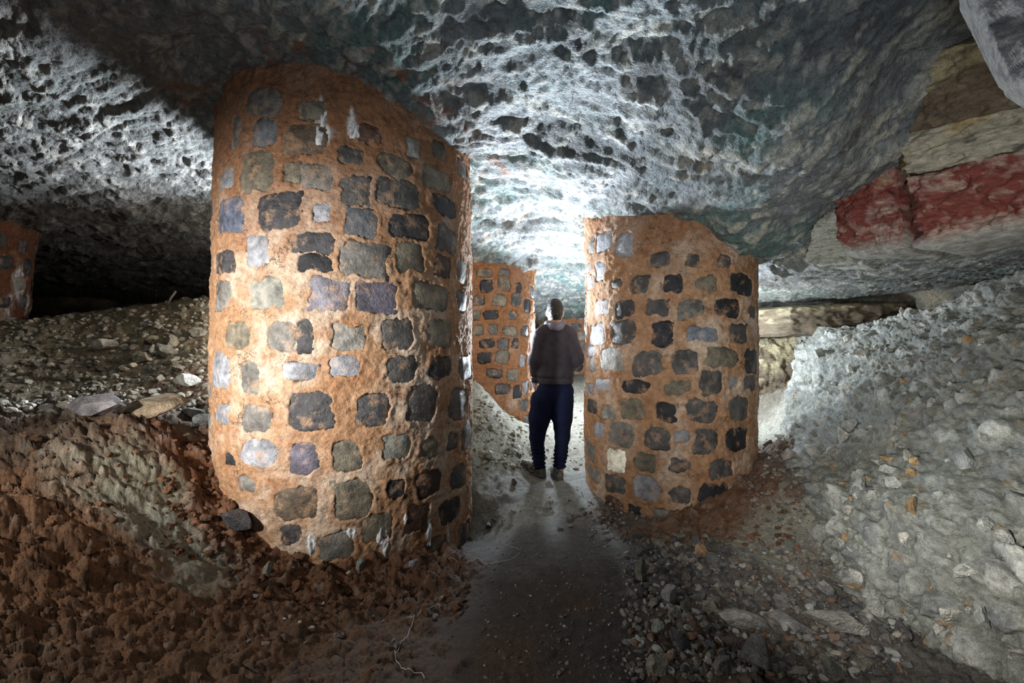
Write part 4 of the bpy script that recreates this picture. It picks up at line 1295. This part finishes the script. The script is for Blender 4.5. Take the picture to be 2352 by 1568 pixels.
body_items = [
    ell(hc + np.array([0, 0, .005]), (.076, .096, .108)), ell(hc + np.array([0, .035, -.055]), (.056, .068, .072)),
    cap(hc + np.array([0, -.012, -.06]), Q(386, 330, -.02), .056, .062),
    cap(Q(388, 420), Q(388, 720), .12, .12, .65), cap(Q(300, 360), Q(475, 360), .05, .05),
    cap(Q(275, 370), Q(230, 560, .01), .045, .04), cap(Q(230, 560, .01), Q(240, 735, .11), .038, .028),
    cap(Q(497, 370), Q(556, 552, .02), .045, .04), cap(Q(556, 552, .02), Q(492, 652, .22), .038, .028),
    cap(Q(345, 790), Q(420, 790), .10, .10, .8), cap(Q(300, 860), Q(250, 1130), .08, .05), cap(Q(250, 1130), Q(262, 1370), .05, .036),
    cap(Q(432, 860), Q(440, 1130), .08, .05), cap(Q(440, 1130), Q(420, 1375), .05, .036),
    cap(Q(262, 1390), Q(200, 1400, .04), .035, .03), cap(Q(418, 1400), Q(400, 1400, .09), .035, .03)]
head_fine = [ell(hc + np.array([s * .079, -.004, -.022]), (.012, .022, .033)) for s in (-1, 1)] + [
    cap(hc + np.array([0, .094, .0]), hc + np.array([0, .112, -.035]), .008, .014), ell(hc + np.array([0, .095, -.068]), (.026, .012, .010)),
    ell(hc + np.array([0, .075, -.100]), (.03, .03, .025))]
_body = sdf_union(body_items, .035); _fine = sdf_union(head_fine, .01)
_hand = sdf_union(fingers(handL, (.05, .25, -1), (.2, 1, .2), (1, .1, 0)) + fingers(handR, (-1, .45, -.2), (0, .3, 1), (0, -1, 0)), .006)
eyes = [hc + np.array([s * .031, .100, .006]) for s in (-1, 1)]


def body_f(p):
    d = smin(_body(p), _fine(p), .014)
    d = smin(d, _hand(p), .012)
    for e_ in eyes:
        d = np.maximum(d, -(np.linalg.norm(p - e_, axis=1) - .013))
        d = np.minimum(d, np.linalg.norm(p - e_ + np.array([0, .010, 0]), axis=1) - .011)
    return d


def skin_col(V):
    c = np.tile(np.array([.46, .28, .2], np.float32), (len(V), 1))
    for e_ in eyes:
        q = e_ - np.array([0, .010, 0]); dd = np.linalg.norm(V - q, axis=1)
        c = mixc(c, (.75, .73, .7), sstep(.014, .0115, dd))
        c = mixc(c, (.05, .03, .02), sstep(.006, .004, np.hypot(V[:, 0] - q[0], V[:, 2] - q[2])) * (dd < .013))
    lip = ellip(V, hc + np.array([0, .098, -.068]), (.027, .02, .011))
    return mixc(c, (.36, .14, .12), sstep(.004, -.002, lip))


def build_body():
    xs = np.concatenate([np.arange(hc[0] - .36, hc[0] - .10, .0095), np.arange(hc[0] - .10, hc[0] + .10, .0065), np.arange(hc[0] + .10, hc[0] + .34, .0095)])
    ys = np.arange(PY - .16, PY + .36, .009)
    zs = np.concatenate([np.arange(man_base[2] - .01, hc[2] - .17, .012), np.arange(hc[2] - .17, hc[2] + .14, .0065)])
    V, Fc = surface_nets(body_f, xs, ys, zs)
    me = mesh_np('body', V - man_base, Fc, skin_col(V))
    return obj('body', me, M['skin'], parent=man)


build_body()

# hoodie
hood_it = [cap(Q(388, 395), Q(388, 680), .148, .158, .66), cap(Q(390, 560), Q(390, 715), .155, .175, .66),
           cap(Q(297, 352), Q(480, 352), .066, .066, .95), cap(Q(330, 318), Q(440, 318), .058, .058, 1),
           cap(Q(268, 368), Q(233, 560, .0), .068, .060), cap(Q(233, 560, .0), Q(240, 722, .10), .060, .046),
           cap(Q(500, 368), Q(555, 552, .0), .068, .058), cap(Q(555, 552, .0), Q(495, 648, .2), .058, .046)]
_hd = sdf_union(hood_it, .04)


def hoodie_f(p):
    d = _hd(p)
    neck = capsule(p, Q(386, 240, .02), Q(386, 330, .0), .062, .062)
    d = np.maximum(d, -neck)
    return np.maximum(d, (Q(0, 738)[2] - p[:, 2]) - .0)      # cut straight at the hem


def hoodie_folds(V):
    q = V * np.array([4, 4, 9], np.float32) + np.array([0, 0, 1], np.float32) * V[:, :1] * 6
    d = .010 * fbm(q, 3, 801) + .006 * ridged(V * np.array([7, 7, 3], np.float32), 2, 802)
    zb = (V[:, 2] - Q(0, 690)[2])
    d += -.012 * np.exp(-(zb / .012) ** 2) + np.where(zb < 0, -.006, 0)
    return d


hoodie = cloth('hoodie', hoodie_f, Q(165, 780, -.2), Q(625, 285, .34), .0072, M['hoodie'], hoodie_folds, 1)
hood_f = sdf_union([cap(Q(335, 285, -.015), Q(440, 285, -.015), .033, .033), cap(Q(360, 300, -.075), Q(420, 300, -.075), .034, .034),
                    cap(Q(335, 280, -.01), Q(372, 305, -.085), .032, .034), cap(Q(442, 280, -.01), Q(405, 305, -.085), .032, .034),
                    cap(Q(325, 275, .05), Q(335, 283, -.01), .028, .03), cap(Q(450, 275, .05), Q(440, 283, -.01), .028, .03)], .025)
cloth('hood', hood_f, Q(280, 370, -.16), Q(500, 220, .12), .006, M['hood'], lambda V: .007 * fbm(V * np.array([9, 9, 22], np.float32), 3, 811), 2, parent=hoodie)

# trousers
pant_it = [cap(Q(335, 800), Q(440, 800), .118, .112, .85), cap(Q(345, 730), Q(430, 730), .10, .10, .85),
           cap(Q(288, 860), Q(266, 1000, .01), .112, .102), cap(Q(266, 1000, .01), Q(244, 1150, .01), .102, .074), cap(Q(244, 1150, .01), Q(264, 1370), .074, .050),
           cap(Q(438, 860), Q(437, 1000), .108, .096), cap(Q(437, 1000), Q(440, 1150), .094, .070), cap(Q(440, 1150), Q(416, 1380), .070, .052)]
_pt = sdf_union(pant_it, .02)


def pants_f(p):
    return np.maximum(_pt(p), np.maximum(Q(0, 1385)[2] - p[:, 2], p[:, 2] - Q(0, 715)[2]))


def pants_folds(V):
    d = .010 * fbm(V * np.array([6, 6, 4], np.float32), 3, 821) + .007 * ridged(V * np.array([9, 9, 5], np.float32) + V[:, 2:3] * 3, 2, 822)
    low = sstep(Q(0, 1150)[2], Q(0, 1330)[2], V[:, 2])
    return d + .008 * low * np.sin(V[:, 2] * 170 + 3 * fbm(V * 8, 2, 823))


cloth('trousers', pants_f, Q(150, 1410, -.17), Q(560, 700, .17), .0075, M['pants'], pants_folds, 3)

# hair and beard, lamp strap
hr = lambda p: np.maximum(smin(ellip(p, hc + np.array([0, -.006, .014]), (.080, .102, .110)),
                              capsule(p, hc + np.array([0, -.045, -.02]), hc + np.array([0, -.035, -.085]), .062, .052), .03),
                          -(p[:, 2] - (hc[2] - .092) - np.clip((p[:, 1] - PY + .03) * 1.3, 0, .2)))
cloth('hair', hr, hc - .15, hc + .15, .006, M['hair'], lambda V: .005 * fbm(V * 40, 3, 831), 4)
beard = lambda p: np.maximum(ellip(p, hc + np.array([0, .036, -.072]), (.066, .076, .066)), -(p[:, 1] - PY - .01) * .7 + np.clip(p[:, 2] - hc[2] + .035, 0, 1))
cloth('beard', beard, hc + np.array([-.1, -.02, -.17]), hc + np.array([.1, .14, .02]), .006, M['hair'], lambda V: .004 * fbm(V * 50, 2, 832), 5)


def ring_band(name, c, rx, ry, h, th, tilt, mat, parent):
    n = 48; t = np.arange(n) / n * 2 * math.pi; V = []
    for a in t:
        for (dr, dz) in ((0, -h), (th, -h), (th, h), (0, h), (0, -h)):
            V.append(c + np.array([(rx + dr) * math.cos(a), (ry + dr) * math.sin(a), dz + tilt * math.sin(a) + .008 * math.cos(a)]))
    me = mesh_np(name, np.array(V) - man_base, grid_faces(n, 5, wrap=True))
    return obj(name, me, mat, parent=parent)


hl = ring_band('headlamp', hc + np.array([0, -.004, .0]), .0815, .1035, .0065, .003, .03, M['strap'], man)
me = mesh_np('lamp_housing', rock_verts(2, 5, 6, (.06, .035, .04), .0, .8, .9) + hc + np.array([0, .118, .034]) - man_base, ICO[2][1])
obj('lamp_housing', me, M['lace'], parent=hl)


# shoes
def shoe(heel, toe, w, seed):
    heel, toe = np.array(heel), np.array(toe); d = toe - heel; L = np.linalg.norm(d); d = d / L
    mid = heel + d * L * .45
    up = np.array([0, 0, 1.0])
    f = sdf_union([cap(heel + up * .045, heel + d * L * .5 + up * .045, w * .95, w), cap(heel + d * L * .5 + up * .04, toe + up * .028, w, w * .72),
                   cap(heel + up * .06 + d * .015, heel + up * .115 + d * .03, w * .9, w * .95)], .03)
    g = lambda p: np.maximum(f(p), np.maximum((heel[2] + .012) - p[:, 2], p[:, 2] - heel[2] - .135))
    lo = np.minimum(heel, toe) - .08; hi = np.maximum(heel, toe) + .08; hi[2] = heel[2] + .17; lo[2] = heel[2] - .03
    s = cloth('shoe', g, lo, hi, .0055, M['shoe'], lambda V: .004 * ridged(V * 22, 2, seed), seed)
    fs = sdf_union([cap(heel + up * .012, heel + d * L * .5 + up * .012, w * 1.06, w * 1.1), cap(heel + d * L * .5 + up * .012, toe + up * .012, w * 1.1, w * .85)], .02)
    gs = lambda p: np.maximum(fs(p), np.abs(p[:, 2] - heel[2] - .013) - .016)
    cloth('sole', gs, lo, hi, .0055, M['sole'], None, seed + 1, parent=s)
    side = np.cross(d, up)
    for i in range(4):
        c = heel + d * (L * (.42 + .1 * i)) + up * (.105 - .014 * i)
        tube('lace', [c - side * w * .75 - up * .012 - man_base, c + up * .004 - man_base, c + side * w * .75 - up * .012 - man_base], .0035, M['lace'], parent=s)
    return s


gz = lambda q: np.array([q[0], q[1], float(ground_h(q[0], q[1])[0]) - .008])
shoe(gz(Q(278, 1440, .0)), gz(Q(150, 1440, .11)), .047, 841)
shoe(gz(Q(408, 1440, -.02)), gz(Q(385, 1440, .19)), .047, 851)
